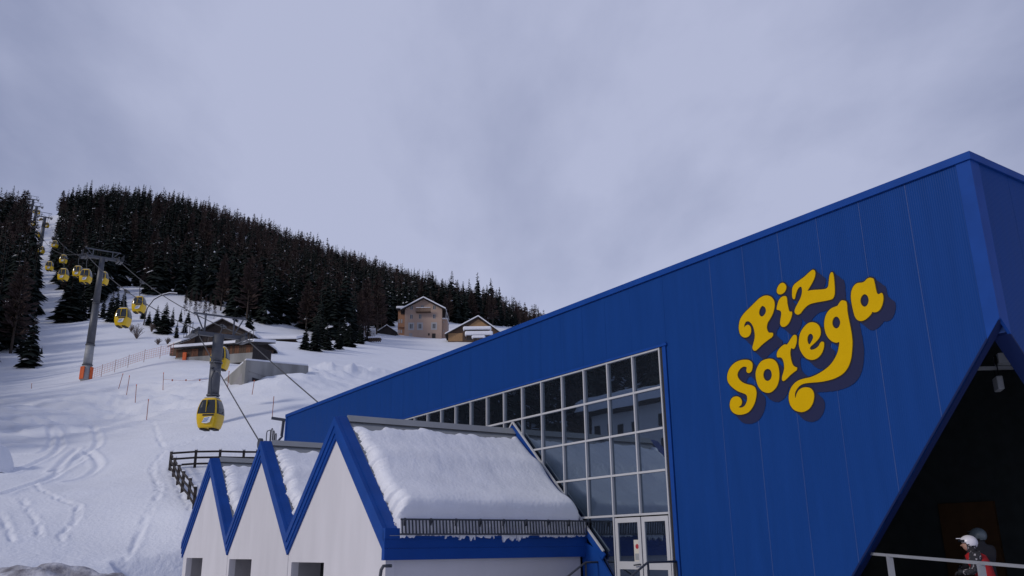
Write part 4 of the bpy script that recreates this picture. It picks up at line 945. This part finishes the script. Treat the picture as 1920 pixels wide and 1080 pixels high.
# barn with fresh wood
a, b_ = at(840, 634.5, 250), at(938, 637, 250)
bn, bw = house('barn', 'wide wooden barn with snowy gable roof right of the tall beige house', 'barn', a, b_, 0, 2.0, 5.0, wood_m, back=12, over=.9, snowt=.42, apexu=.58)
for k in range(13):
    MB().box((.15 + k * .33, -.07, -.3), (.15 + (k + 1) * .33 - .03, -.004, 2.2)).build('plank', woodlight_m, bn)
MB().prism([(bw * .30, 3.3), (bw * .86, 3.3), (bw * .58, 6.5)], lambda x, z: (x, -.05, z), lambda x, z: (x, -.003, z)).build('gable_boarding', woodlight_m, bn)
for k, (x0, z0, x1, z1) in enumerate(((868, 611, 921, 619), (871.5, 620, 924, 629), (884, 628, 910, 634))):
    l0, l1 = at(x0, z1, 236 - k * 3), at(x1, z1 + .6, 236 - k * 3); hgt_ = (z1 - z0) * 236 / F_PX
    wp = thing('covered_stack', ('upper snow covered timber stack in front of the wooden barn', 'lower broad snow covered timber stack in front of the wooden barn', 'small snow covered timber stack at the foot of the barn')[k], 'wood pile', l0, math.atan2(l1.y - l0.y, l1.x - l0.x), 'snow covered stacks by the barn')
    w_ = (l1 - l0).length
    bevel(MB().box((0, 0, 0.05), (w_, 2.0, hgt_)).build('snow_cover', roofsnow_m, wp), .4, 4)
    MB().box((.4, .2, -2.2 if k == 0 else -.9), (w_ - .5, 1.9, .05)).build('timber', wooddark_m, wp)
    for kk in range(3): MB().box((.45 + kk * (w_ - 1.4) / 2, .1, -2.2 if k == 0 else -.9), (.65 + kk * (w_ - 1.4) / 2, .2, .04)).build('post', wood_m, wp)
# long low barn with reddish planks
LB = ground_at(329, 673, 90, 180).y
l0, l2 = at(329, 673, LB), at(474, 661, LB - 3)
d_v = l2 - l0; rz = math.atan2(d_v.y, d_v.x); wlen = math.hypot(d_v.x, d_v.y)
lb = thing('long_barn', 'long low barn of reddish planks under a snow roof behind the thick pylon', 'barn', l0, rz)
MB().box((0, .01, -1.5), (wlen, 5, 1.35)).build('wall', wooddark_m, lb)
npk = 34
for k in range(npk):
    x0 = k * wlen / npk; h0 = 1.30 + random.uniform(-.05, .02); m_ = woodred_m if random.random() < .6 else wood_m
    if k in (10, 11): continue
    MB().box((x0 + .015, -.04, -.3), (x0 + wlen / npk - .02, .0, h0)).build('plank', m_, lb)
MB().box((-.02, -.10, -1.2), (wlen, -.045, .12)).build('base_board', concrete_m, lb)
MB().prism([(-.6, 1.36), (5.3, 2.6), (5.3, 2.72), (-.6, 1.5)], lambda y, z: (-.4, y, z), lambda y, z: (wlen + .4, y, z)).build('roof', wooddark_m, lb)
bevel(MB().prism([(-.7, 1.51), (5.3, 2.73), (5.3, 3.15), (-.6, 1.95)], lambda y, z: (-.5, y, z), lambda y, z: (wlen + .5, y, z)).build('roof_snow', roofsnow_m, lb), .12)
ob = l0 + (l2 - l0) * .13 + Vector((0, -.35, 0)); bar_o = thing('orange_mat', 'orange safety mat leaning on the long low barn', 'mat', ob, rz); MB().box((-.28, -.08, -.4), (.28, .08, .75)).build('mat', orange_m, bar_o)
# chalet behind
a, b_ = at(362, 650, LB + 15), at(470, 650, LB + 15)
ch_, cw_ = house('chalet', 'dark wooden chalet with snowy gable behind the long low barn', 'chalet', a, b_, 0, 1.9, 2.5, greywood_m, back=9, over=.8, snowt=.6, apexu=.49)
for k in range(28): MB().box((k * cw_ / 28 + .02, -.05, -.3), ((k + 1) * cw_ / 28 - .02, -.004, 1.85)).build('plank', greywood_m if k % 3 else wooddark_m, ch_)
for x in (.25, .5, .72): window(ch_, cw_ * x - .45, cw_ * x + .45, .7, 1.6)
MB().box((cw_ * .3, -1.1, 1.95), (cw_ * .7, -.05, 2.1)).build('balcony', wood_m, ch_)
a, b_ = at(341, 650, LB + 12), at(364, 650, LB + 13.5)
lt = thing('lean_to', 'small lean-to with one sloping snowy roof left of the dark chalet', 'shed', a, math.atan2(b_.y - a.y, b_.x - a.x)); lw_ = (b_ - a).length
MB().prism([(0, -1), (lw_, -1), (lw_, 1.8), (0, .7)], lambda x, z: (x, 0, z), lambda x, z: (x, 4, z)).build('wall', wood_m, lt)
MB().prism([(-.4, .55), (lw_, 1.82), (lw_, 1.97), (-.4, .7)], lambda x, z: (x, -.4, z), lambda x, z: (x, 4.3, z)).build('roof', wooddark_m, lt)
bevel(MB().prism([(-.45, .71), (lw_, 1.98), (lw_, 2.3), (-.45, 1.02)], lambda x, z: (x, -.45, z), lambda x, z: (x, 4.35, z)).build('roof_snow', roofsnow_m, lt), .1)
# barn on the right, roof slope facing left-front
a, b_ = ground_at(476, 662, 90, 200), ground_at(513, 663, 90, 200)
rb, rw_ = house('small_barn', 'dark plank barn with a long snowy roof slope right of the low barn', 'barn', a, b_, 0, .6, 2.1, wooddark_m, back=8, over=.5, snowt=.4, apexu=.02)
for k in range(9): MB().box((k * rw_ / 9 + .02, -.05, -.3), ((k + 1) * rw_ / 9 - .02, -.004, .58)).build('plank', wood_m, rb)
# house buried in snow behind: wide roof facing us
l0, l1 = at(482, 642, 176), at(556, 640, 176); bh = thing('snowed_roof_house', 'wide low roof completely buried in snow beside the dense dark trees', 'house', l0, math.atan2(l1.y - l0.y, l1.x - l0.x)); w_ = (l1 - l0).length
MB().box((.3, .6, -2), (w_ - .3, 9, .6)).build('wall', wood_m, bh)
MB().prism([(-.6, .3), (8, 2.9), (8, 3.05), (-.6, .45)], lambda y, z: (-.1, y, z), lambda y, z: (w_ + .1, y, z)).build('roof', wooddark_m, bh)
bevel(MB().prism([(-.7, .46), (8, 3.06), (8.2, 3.75), (-.7, 1.1)], lambda y, z: (-.3, y, z), lambda y, z: (w_ + .3, y, z)).build('roof_snow', roofsnow_m, bh), .25, 3)
# concrete bunker
c0 = at(458, 717, 89)
bk = thing('concrete_bunker', 'grey concrete bunker half buried in the snow slope with a dark opening', 'bunker', Vector((c0.x, c0.y, c0.z)), 0)
zt = at(460, 675.5, 89).z - c0.z
A0 = at(416, 717, 93) - c0; A1 = Vector((0, 0, 0)); A2 = at(577, 700, 101) - c0; ztA2 = at(577, 686, 101).z - c0.z
A0.z = A2.z = 0; u1 = (A2).normalized(); u0 = A0.normalized()
ztL = at(416, 716, 93).z - c0.z
def quadwall(mb, p, q, zb0, zb1, zt0, zt1, th_, nrm):
    t_ = Vector(nrm) * th_; vs = [Vector((p.x, p.y, zb0)), Vector((q.x, q.y, zb1)), Vector((q.x, q.y, zt1)), Vector((p.x, p.y, zt0))]
    mb.add(vs + [v + t_ for v in vs], [(0, 1, 2, 3), (7, 6, 5, 4), (0, 4, 5, 1), (1, 5, 6, 2), (2, 6, 7, 3), (3, 7, 4, 0)])
nr1 = Vector((-u1.y, u1.x, 0)); nr0 = Vector((u0.y, -u0.x, 0))
m_ = MB(); quadwall(m_, A1, A2, -1.2, -1.2, zt, ztA2, .35, nr1); o_w = m_.build('front_wall', concrete_m, bk)
m_ = MB(); quadwall(m_, A0, A1 - u0 * -.01, -1.2, -1.2, ztL, zt, .3, nr0); m_.build('side_wall', concrete_m, bk)
m_ = MB(); vs = [A0, A1, A2, A0 + A2]; tops = [ztL + .02, zt + .02, ztA2 + .02, ztL + .6]
m_.add([Vector((v.x, v.y, t_)) for v, t_ in zip(vs, tops)] + [Vector((v.x, v.y, t_ + .22)) for v, t_ in zip(vs, tops)], [(0, 1, 2, 3), (7, 6, 5, 4), (0, 4, 5, 1), (1, 5, 6, 2), (2, 6, 7, 3), (3, 7, 4, 0)])
bevel(m_.build('roof_snow', roofsnow_m, bk), .08)
m_ = MB(); quadwall(m_, A1 + u1 * .05 - nr1 * .05, A2 - nr1 * .05, zt * .55, zt * .55, zt - .02, ztA2 - .02, .045, nr1); m_.build('fascia', concrete_m, bk)
g_ = at(480, 715, 90) - c0; 
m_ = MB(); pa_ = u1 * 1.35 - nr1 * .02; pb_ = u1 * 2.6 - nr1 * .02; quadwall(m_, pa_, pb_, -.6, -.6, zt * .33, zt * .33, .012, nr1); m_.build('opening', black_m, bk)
m_ = MB(); pa_ = A0 * .62 - nr0 * .02; pb_ = A0 * .08 - nr0 * .02; quadwall(m_, pa_, pb_, -.9, -.9, -.1, zt * .5, .012, nr0); m_.build('side_recess', grey_m, bk)
# building on the far left, seen only in the glass
wh0 = N * -30 + W * 75; wh = thing('guest_house', 'pale house with snow laden roof mirrored in the upper right panes of the glass wall', 'house', Vector((wh0[0], wh0[1], 5)), TH)
WB = (-30, 75, 5)
MB().box((-42, 46, 2), (-30, 74, 14.0)).build('wall', offwhite_m, wh, WB)
MB().box((-43, 45, 14.0), (-29, 75, 14.3)).build('roof', wooddark_m, wh, WB)
gx, gy = np.meshgrid(np.linspace(0, 1, 40), np.linspace(0, 1, 60), indexing='ij')
zz = 14.3 + 3.2 * (1 - gx) + (1.3 + .5 * fbm(gx * 3, gy * 6, 3, 77)) * np.clip(np.minimum(np.minimum(gx, 1 - gx) * 14, np.minimum(gy, 1 - gy) * 30) / .8, 0, 1) ** .5
idn = np.arange(2400).reshape(40, 60)
link('roof_snow', tri_mesh('roof_snow', np.c_[(-43.1 + gx * 14.2 + 30).ravel(), (44.9 + gy * 30.2 - 75).ravel(), (zz - 5).ravel()], np.c_[idn[:-1, :-1].ravel(), idn[1:, :-1].ravel(), idn[1:, 1:].ravel(), idn[:-1, 1:].ravel()], [roofsnow_m], smooth=True), wh)
for z_ in (6.2, 9.0, 11.6):
    for s_ in (49, 52, 57, 62.3, 66.5, 68.6, 70.8, 73): MB().box((-30.02, s_ - .45, z_), (-29.95, s_ + .45, z_ + 1.2)).build('window', pane_m, wh, WB)

# ------------------------------------------------------------------ fences, nets, poles
def zz_at(v): return gz(v.x, v.y)
fence = thing('wooden_fence', 'dark wooden rail fence with three rails turning a corner on the snow bank', 'fence', ground_at(318, 882, 40, 100))
fo = tuple(fence.location)
ends = [at(480, 880, 60.), at(318, 881, 58)]
near = [(318, 881), (325, 892), (333, 906), (341, 924), (353, 941), (363, 956)]
Pn = [at(px, py, 58 - 10.2 * k / 5) for k, (px, py) in enumerate(near)]
for q in Pn: q.z = max(zz_at(q), q.z - .2)
Pf = [Vector(ends[1]).lerp(ends[0], u) for u in (0, .28, .56, .84, 1.0)]
for q in Pf: q.z = zz_at(q)
Pf[0] = Pn[0]
for run in (Pf, Pn):
    for k, q in enumerate(run):
        if run is Pn and k == 0: continue
        MB().box((q.x - .07, q.y - .07, q.z - .4), (q.x + .07, q.y + .07, q.z + 1.18)).build('post', wooddark_m, fence, fo)
        MB().box((q.x - .09, q.y - .09, q.z + 1.18), (q.x + .09, q.y + .09, q.z + 1.26)).build('snow_cap', roofsnow_m, fence, fo)
    for a, b_ in zip(run[:-1], run[1:]):
        for hh in (.25, .66, 1.06): MB().beam(a + Vector((0, -.1, hh)), b_ + Vector((0, -.1, hh)), .05, .13).build('rail', wooddark_m, fence, fo)
MK = [((230.7, 700.4), (222, 727), 'red slope marker pole leaning right, first of the pair by the padded pylon'), ((243, 704), (237.8, 735.5), 'red slope marker pole leaning right, second of the pair by the padded pylon'),
      ((256, 720.7), (253.7, 755), 'slim red marker pole on open snow between the leaning pair and the lowest pole'), ((278.5, 748.5), (275, 786), 'lowest red marker pole on the open snow above the ski tracks'),
      ((306.7, 698.5), (306, 727), 'upright red marker pole on the snow left of the thick pylon'), ((429.6, 695.6), (427, 724.6), 'red marker pole before the side of the concrete bunker'),
      ((477, 713), (471.6, 743.5), 'red marker pole below the dark bunker opening'), ((59.6, 719), (59, 728.5), 'tiny red marker pole on the far left snow crest')]
tops = []
for (t0, b0, lab) in MK:
    g = ground_at(*b0, 60, 180); tp = at(*t0, g.y)
    o = thing('marker_pole', lab, 'marker pole', g, 0, 'red marker poles on the slope'); MB().tube([(0, 0, -.3), tp - g], [.035, .03], 6).build('pole', pole_m, o); k_ = (tp - g)
    MB().tube([k_ * .93, k_ * 1.0], .045, 6).build('cap', orange_m, o); tops.append(g + k_ * .55)
ro_ = MB().tube([tops[4], Vector(tops[4]).lerp(at(390, 713, 92), .5) - Vector((0, 0, .1)), at(392, 711, 92)], .012, 4)
for u in (.2, .5, .8): q = Vector(tops[4]).lerp(at(392, 711, 92), u); ro_.box((q.x - .07, q.y - .03, q.z - .2), (q.x + .07, q.y + .03, q.z))
tag(ro_.build('marker_rope', pole_m), 'thin rope with small tags strung right from the upright marker pole', 'rope')
# orange net along the crest
NETP = [(168, 711), (190, 703), (215, 694), (240, 685), (270, 675), (300, 668), (324, 662)]
nb_ = []
for k, (px, py) in enumerate(NETP):
    q = at(px, py, p1b.y + 1.5 + (LB - p1b.y - 6) * k / (len(NETP) - 1)); q.z = max(q.z, gz(q.x, q.y)) if k else gz(q.x, q.y); nb_.append(q)
net = thing('safety_net', 'faded orange safety net running along the snow crest behind the padded pylon', 'net', nb_[0]); no = tuple(nb_[0]); nm_ = MB()
for a, b_ in zip(nb_[:-1], nb_[1:]):
    L_ = (b_ - a).length; k = max(2, int(L_ / .30))
    for j in range(k): p = a.lerp(b_, j / k); nm_.beam(p + Vector((0, 0, .05)), p + Vector((0, 0, 1.3)), .025, .02)
    for h_ in (.1, .4, .7, 1.0, 1.3): nm_.beam(a + Vector((0, 0, h_)), b_ + Vector((0, 0, h_)), .02, .028)
nn_ = nm_.build('netting', net_m, net, no); nn_['kind'] = 'stuff'
for q in nb_: MB().tube([q - Vector((0, 0, .3)), q + Vector((0, 0, 1.5))], .03, 6).build('post', pole_m, net, no)

# ------------------------------------------------------------------ trees
def spruce(seed, whorls, per, snow=.10, wide=.20, sparse=0.0):
    r = np.random.default_rng(seed); V = []; Fc = []; M = []
    for w in range(whorls):
        u = (w + .3) / whorls; z = .05 + .93 * u; R = wide * (1 - u) ** .85 * (.85 + .3 * r.random()) + .012
        if u < .08: R *= .75
        k = max(4, int(per * (1 - .45 * u)))
        for j in range(k):
            if r.random() < sparse: continue
            a = 2 * math.pi * (j + r.random() * .9) / k; L = R * (.65 + .5 * r.random()); dz = -L * (.30 + .35 * r.random()) + .02 * (u > .8)
            wd = L * (.22 + .14 * r.random()) + .006; c, s_ = math.cos(a), math.sin(a)
            z0 = z + (r.random() - .5) / whorls; b = len(V)
            V += [(0, 0, z0), (c * L * .55 - s_ * wd, s_ * L * .55 + c * wd, z0 + dz * .62), (c * L, s_ * L, z0 + dz), (c * L * .55 + s_ * wd, s_ * L * .55 - c * wd, z0 + dz * .62),
                  (c * L * .5, s_ * L * .5, z0 + dz * .25 + .006)]
            Fc += [(b, b + 1, b + 4), (b + 1, b + 2, b + 4), (b + 2, b + 3, b + 4), (b + 3, b, b + 4)]
            sn = 1 if r.random() < snow else 0; M += [sn, sn if r.random() < .6 else 0, 0, sn]
    return np.array(V), np.array(Fc), np.array(M)
def larch(seed, n=230, wide=.17):
    r = np.random.default_rng(seed); V = []; Fc = []
    for j in range(n):
        u = r.random() ** .8; z = .16 + .80 * u; a = r.random() * 6.283; L = (wide * (1 - u) ** .7 + .02) * (.6 + .6 * r.random()); dz = L * (.15 + .5 * r.random()) * (1 if u > .3 else .2)
        c, s_ = math.cos(a), math.sin(a); wd = .006 + .006 * r.random(); b = len(V)
        V += [(0, 0, z), (c * L * .5 - s_ * wd, s_ * L * .5 + c * wd, z + dz * .35), (c * L, s_ * L, z + dz), (c * L * .5 + s_ * wd, s_ * L * .5 - c * wd, z + dz * .35 - .012)]
        Fc += [(b, b + 1, b + 2), (b, b + 2, b + 3)]
        for q in range(2):
            a2_ = a + (r.random() - .5) * 1.6; l2_ = L * .45; mx, my, mz = c * L * .6, s_ * L * .6, z + dz * .5; b = len(V)
            V += [(mx, my, mz), (mx + math.cos(a2_) * l2_, my + math.sin(a2_) * l2_, mz + l2_ * .35), (mx + math.cos(a2_) * l2_ * .6, my + math.sin(a2_) * l2_ * .6, mz + l2_ * .1 - .01)]; Fc += [(b, b + 1, b + 2)]
    return np.array(V), np.array(Fc), np.zeros(len(Fc), int)
def trunk_arr(r0, top, n=6):
    V = [(r0 * math.cos(2 * math.pi * k / n), r0 * math.sin(2 * math.pi * k / n), -.04) for k in range(n)] + [(.002 * math.cos(2 * math.pi * k / n), .002 * math.sin(2 * math.pi * k / n), top) for k in range(n)]
    return np.array(V), np.array([f for k in range(n) for f in ((k, (k + 1) % n, (k + 1) % n + n), (k, (k + 1) % n + n, k + n))])
HI = [spruce(100 + k, 26, 11, [.015, .03, .07, .02, .035][k], [.17, .20, .18, .15, .22][k], .06) for k in range(5)]
HL = [larch(200 + k) for k in range(3)]
LO = [spruce(300 + k, 15, 8, [.01, .03, .015, .03][k], [.16, .19, .17, .21][k], .05) for k in range(4)]
LL = [larch(400 + k, 90, .16) for k in range(2)]
TV, TF = trunk_arr(.014, .99)
crown_me = [tri_mesh('crown', v, f, [needle_m, roofsnow_m], m) for v, f, m in HI]
larch_me = [tri_mesh('crown', v, f, [larch_m]) for v, f, m in HL]
trunk_me = tri_mesh('trunk', TV, TF, [trunk_m])
def tree(base, h, kind, var, rot, label, group=None, cat='tree', wide=1., lean=(0, 0)):
    o = thing('spruce_tree' if kind == 's' else 'larch_tree', label, cat, base, rot, group); o.scale = (h * wide, h * wide, h)
    o.rotation_euler = (lean[0], lean[1], rot)
    link('trunk', trunk_me, o); link('crown', crown_me[var % 5] if kind == 's' else larch_me[var % 3], o); return o
def inpoly(px, py, poly):
    px = np.asarray(px); py = np.asarray(py); r = np.zeros(px.shape, bool); n = len(poly)
    for i in range(n):
        (x0, y0), (x1, y1) = poly[i], poly[(i + 1) % n]; c = ((y0 > py) != (y1 > py)); xx = x0 + (py - y0) / (y1 - y0 + 1e-9) * (x1 - x0); r ^= c & (px < xx)
    return r
POLY_R = [(112, 402), (99, 470), (108, 530), (128, 585), (165, 588), (192, 560), (235, 520), (300, 560), (345, 553), (400, 580), (480, 608), (560, 612), (600, 640), (690, 640), (735, 606), (845, 606), (945, 612), (1120, 640), (1500, 740), (1500, 640), (1060, 540), (850, 470), (600, 400), (300, 300), (112, 300)]
POLY_L = [(46, 440), (50, 500), (57, 560), (52, 618), (44, 640), (40, 668), (-40, 690), (-400, 705), (-3000, 760), (-3000, 100), (30, 250), (42, 380)]
cand = []
r_ = np.random.default_rng(5)
X = r_.uniform(-420, 220, 46000); Y = r_.uniform(40, 620, 46000); Z = hgt(X, Y)
pxs, pys, _ = proj(np.c_[X, Y, Z])
inR = inpoly(pxs, pys, POLY_R) & (Y > 195); inL = inpoly(pxs, pys, POLY_L) & (Y > 120)
# wooded hill outside the frame on the left, mirrored in the glass
out = (np.degrees(np.arctan2(X, Y)) < -34) & (Z > 6.5) & (np.hypot(X, Y) > 82)
keep = inR | inL | out
X, Y, Z, inR, inL = X[keep], Y[keep], Z[keep], inR[keep], inL[keep]
cell = {}; T_ = []
for x, y, z, ir, il in zip(X, Y, Z, inR, inL):
    key = (int(x // 4.0), int(y // 4.0))
    if any((key[0] + i, key[1] + j) in cell and (cell[(key[0] + i, key[1] + j)][0] - x) ** 2 + (cell[(key[0] + i, key[1] + j)][1] - y) ** 2 < 11.5 for i in (-1, 0, 1) for j in (-1, 0, 1)): continue
    cell[key] = (x, y); lar = vnoise(np.array([x / 40.]), np.array([y / 40.]), 5)[0] > .12 and random.random() < .7 or random.random() < .14
    hh = random.triangular(9, 23, 15) * (1.0 if not lar else .95) * (1.12 if il else 1) * (.8 if y > 380 else 1) * float(np.clip(1.35 - .35 * (x / y + .18) / .3, .62, 1)) * float(np.clip(1 - (x / y - .062) * 22, .40, 1))
    T_.append([x, y, z, hh, 'l' if lar else 's', bool(ir), bool(il)])
# which trees show largest: paint silhouettes front to back on a coarse screen
scr = np.zeros((270, 480), bool)
T_.sort(key=lambda t: t[1]); vis = []
for t in T_:
    bx, by, bz = [v[0] if hasattr(v, '__len__') else v for v in proj(np.array([[t[0], t[1], t[2]]]))]; tx, ty, _z = [v[0] for v in proj(np.array([[t[0], t[1], t[2] + t[3]]]))]
    n_v = 0
    if -40 < bx < 1110 and bz > 0:
        for yy in range(max(0, int(ty / 4)), min(269, int(by / 4)) + 1):
            u = (yy * 4 - ty) / max(1, by - ty); hwid = max(0, u) * .19 * (by - ty) / 4; x0 = int(round(bx / 4 - hwid)); x1 = int(round(bx / 4 + hwid)) + 1
            x0 = max(0, x0); x1 = min(480, x1)
            if x1 > x0: n_v += int((~scr[yy, x0:x1]).sum()); scr[yy, x0:x1] = True
    vis.append(n_v)
order = np.argsort(-np.array(vis))[:244]; chosen = [int(i) for i in order if vis[i] > 0]
COLS = [(205, 'above the padded pylon'), (330, 'above the pair of hanging cabins'), (480, 'above the long low barn'), (560, 'above the snowed roof'), (700, 'above the dark spruce clump'), (838, 'behind the tall beige house'), (955, 'behind the wide wooden barn'), (9999, 'over the blue station roof')]
ORD = ['leftmost', 'second from left', 'third from left', 'fourth from left', 'fifth from left', 'sixth from left', 'seventh from left', 'eighth from left', 'ninth from left', 'tenth from left', 'eleventh from left', 'twelfth from left', 'thirteenth from left', 'fourteenth from left', 'fifteenth from left', 'sixteenth from left', 'seventeenth from left', 'eighteenth from left', 'nineteenth from left', 'twentieth from left']
info = []
for i in chosen:
    x, y, z, hh, kind, ir, il = T_[i]; b0, b1, _q = [float(np.ravel(v)[0]) for v in proj(np.array([[x, y, z + hh * .5]]))]
    info.append([i, kind, il, ('left of the ski run' if il else next(n for m, n in COLS if b0 < m)), y, b0])
cells = {}
for q in info: cells.setdefault((q[2], q[3]), []).append(q)
keyd = {}
for k_, L in cells.items():
    L.sort(key=lambda q: q[4]); n = len(L)
    for m, q in enumerate(L): keyd.setdefault((q[1],) + k_ + (('at the forest foot', 'midway up the slope', 'near the skyline')[min(2, m * 3 // n)],), []).append(q)
TLAB = {}
for (kind, il, col, row), L in keyd.items():
    L.sort(key=lambda q: q[5])
    for m, q in enumerate(L):
        od = (', ' + ORD[min(m, len(ORD) - 1)]) if len(L) > 1 else ''
        TLAB[q[0]] = ('dark spruce ' if kind == 's' else 'brown larch ') + row + ' ' + col + od
chosen = set(chosen)
VV = []; FF = []; MM = []; base_i = 0
for i, t in enumerate(T_):
    x, y, z, hh, kind, ir, il = t; rot = random.uniform(0, 6.28); wd = random.uniform(.78, 1.12)
    if i in chosen:
        lab = TLAB[i]; g = ('spruces ' if kind == 's' else 'larches ') + ('left of the ski run' if il else 'of the hill forest')
        tree((x, y, z - .2), hh, kind, i, rot, lab, g, wide=wd)
    else:
        v, f, m = (LO[i % 4] if kind == 's' else LL[i % 2]); m = np.where(m == 1, 2, 0 if kind == 's' else 1)
        c, s_ = math.cos(rot) * hh * wd, math.sin(rot) * hh * wd
        vv = np.c_[v[:, 0] * c - v[:, 1] * s_ + x, v[:, 0] * s_ + v[:, 1] * c + y, v[:, 2] * hh + z - .2]
        VV.append(vv); FF.append(f + base_i); MM.append(m); base_i += len(vv)
        vv = np.c_[TV[:, 0] * hh + x, TV[:, 1] * hh + y, TV[:, 2] * hh + z - .2]; VV.append(vv); FF.append(TF + base_i); MM.append(np.full(len(TF), 3)); base_i += len(vv)
me = tri_mesh('forest', np.concatenate(VV), np.concatenate(FF), [needle_m, larch_m, roofsnow_m, trunk_m], np.concatenate(MM))
tag(link('forest', me), 'distant wooded hillside of dark spruces and brown larches', 'forest', kind='stuff')
# trees one can point to
def solo(px, py, toppx, kind, var, label, wide=1., lo=60, hi=420, group=None):
    g = ground_at(px, py, lo, hi); h = (py - toppx) * g.y / F_PX * 1.02
    return tree((g.x, g.y, g.z - .15), h, kind, var, random.uniform(0, 6), label, group, wide=wide)
solo(126, 604, 500, 's', 4, 'wide spruce with drooping branches at the forest foot right of the ski run', 1.55)
solo(52, 688, 585, 's', 1, 'tall sparse spruce at the lower left forest corner beside the small trees', 1.35)
solo(18, 640, 500, 's', 0, 'tall dark spruce at the far left edge, lower forest border', 1.3)
solo(206, 603, 538, 's', 2, 'snow dusted spruce right of the padded pylon shaft', 1.25)
solo(192, 596, 548, 's', 3, 'slim spruce touching the padded pylon shaft', 1.2)
solo(215, 604, 530, 's', 0, 'narrow spruce left of the yellow cabin between the pylons', 1.0)
solo(307, 626, 562, 's', 1, 'broad snowy spruce at the slope foot below the arching branch', 1.6)
solo(278, 610, 580, 's', 2, 'small round spruce behind the upper yellow cabin', 1.7)
solo(322, 612, 572, 's', 3, 'snowy spruce right of the broad snowy spruce', 1.2)
solo(338, 603, 575, 's', 0, 'little dark spruce standing alone in the bright snow clearing', 1.1)
solo(36, 662, 636, 's', 4, 'bushy little spruce, largest of the three young trees at lower left', 1.9)
solo(60, 663, 650, 's', 1, 'tiniest young spruce between the two others at lower left', 1.4)
solo(77, 664, 647, 's', 2, 'small upright young spruce, right one of the three at lower left', 1.3)
for k, (px, h_, top) in enumerate(((572, 656, 604), (590, 658, 596), (612, 656, 600), (634, 655, 594), (655, 651, 600), (676, 645, 602), (600, 652, 590), (645, 648, 588), (690, 640, 600))):
    rk = sorted((572, 590, 612, 634, 655, 676, 600, 645, 690)).index(px)
    solo(px, h_, top, 's', k, 'dense dark spruce in the clump before the dark shed, ' + ('leftmost' if rk == 0 else ORD[rk]), 1.5, 140, 260, 'dark spruces in the clump by the shed')
for k, (px, py, top, nm) in enumerate(((346, 590, 538, 'leftmost'), (356, 582, 534, 'second'), (365, 592, 540, 'third'), (374, 584, 538, 'fourth'), (383, 596, 545, 'fifth'), (392, 590, 546, 'sixth'), (401, 598, 552, 'seventh'))):
    solo(px, py, top, 'l', k, 'thin bare larch on bright snow above the dark chalet, %s of the row' % nm, .5, 100, 330, 'thin larches on the snow above the chalet')
for k, (px, py, top, lab) in enumerate(((292, 614, 568, 'snow flecked spruce between the upper cabin and the broad snowy spruce'), (346, 624, 592, 'small snowy spruce left of the lean-to shed roof'), (330, 634, 598, 'snow flecked young spruce at the slope foot near the lean-to'), (352, 606, 578, 'thin dark spruce up the bright clearing above the lean-to'), (268, 598, 566, 'small spruce directly above the upper hanging cabin'),
        (230, 582, 540, 'dark spruce up behind the lower hanging cabin'), (150, 598, 528, 'dark spruce right of the wide drooping spruce at the forest foot'), (174, 596, 520, 'dark spruce just left of the padded pylon shaft'), (466, 622, 575, 'dark spruce beside the chalet roof end'), (440, 606, 570, 'dark spruce rising behind the chalet ridge'))):
    solo(px, py, top, 's', k + 1, lab, 1.3, 100, 330)
def shrub(px, py, w, h, label, seed):
    g = ground_at(px, py, 60, 300); r = np.random.default_rng(seed); sc_ = g.y / F_PX; mb = MB(); R_ = w * sc_ / 2; Hh_ = h * sc_
    for k in range(46):
        a = r.random() * 6.28; l = r.random() ** .5; top = Vector((math.cos(a) * R_ * l, math.sin(a) * R_ * l, Hh_ * (1 - .45 * l * l) * (.7 + .3 * r.random())))
        mid = top * .5 + Vector((0, 0, Hh_ * .08)); mb.tube([(0, 0, -.1), mid, top], [.05, .03, .012], 3, caps=False)
        for j in range(3): q = mid.lerp(top, r.random()); mb.tube([q, q + Vector(((r.random() - .5), (r.random() - .5), r.random() * .8)) * R_ * .5], [.02, .008], 3, caps=False)
    o = thing('bare_shrub', label, 'shrub', g); mb.build('branches', brush_m, o)
shrub(256, 635, 28, 32, 'bare grey shrub below the upper yellow cabin at the slope foot', 1)
shrub(246, 622, 14, 16, 'dark little bush right under the lower of the paired cabins', 2)
shrub(296, 646, 16, 14, 'low brown bush left of the barns on the snow edge', 3)
shrub(314, 645, 14, 14, 'low dark bush next to the lean-to shed', 4)
shrub(690, 640, 40, 24, 'bare leafless bush in front of the dark shed', 5)
shrub(284, 622, 16, 20, 'thin twiggy bush under the broad snowy spruce', 6)
# snow laden arching branch and log pile by the shed
g = ground_at(300, 612, 150, 260)
ab = thing('snowy_fallen_trunk', 'bent fallen trunk with snow on top arching above the broad snowy spruce', 'trunk', g); sc_ = g.y / F_PX
pts = [Vector((at(px, py, g.y) - g)) for px, py in ((276, 578), (288, 562), (302, 554), (318, 550), (332, 551))]
MB().tube([Vector((pts[0].x - .6, 0, -1.5))] + pts, .12, 6).build('trunk', trunk_m, ab); MB().tube([p + Vector((0, 0, .15)) for p in pts], .14, 6).build('snow', roofsnow_m, ab)
l0, l1 = at(691, 640, 226), at(714, 638, 226)
lp = thing('log_pile', 'low snow capped log pile in front of the dark shed', 'log pile', l0, math.atan2(l1.y - l0.y, l1.x - l0.x)); w_ = (l1 - l0).length
for k in range(7):
    for j in range(2): MB().tube([(k * w_ / 7 + .2 + .2 * j, -.6, .2 + .4 * j), (k * w_ / 7 + .2 + .2 * j, .9, .2 + .4 * j)], .2, 8).build('log', wood_m, lp)
bevel(MB().box((-.1, -.7, .82), (w_ + .1, 1.0, 1.25)).build('snow_cap', roofsnow_m, lp), .18, 3)
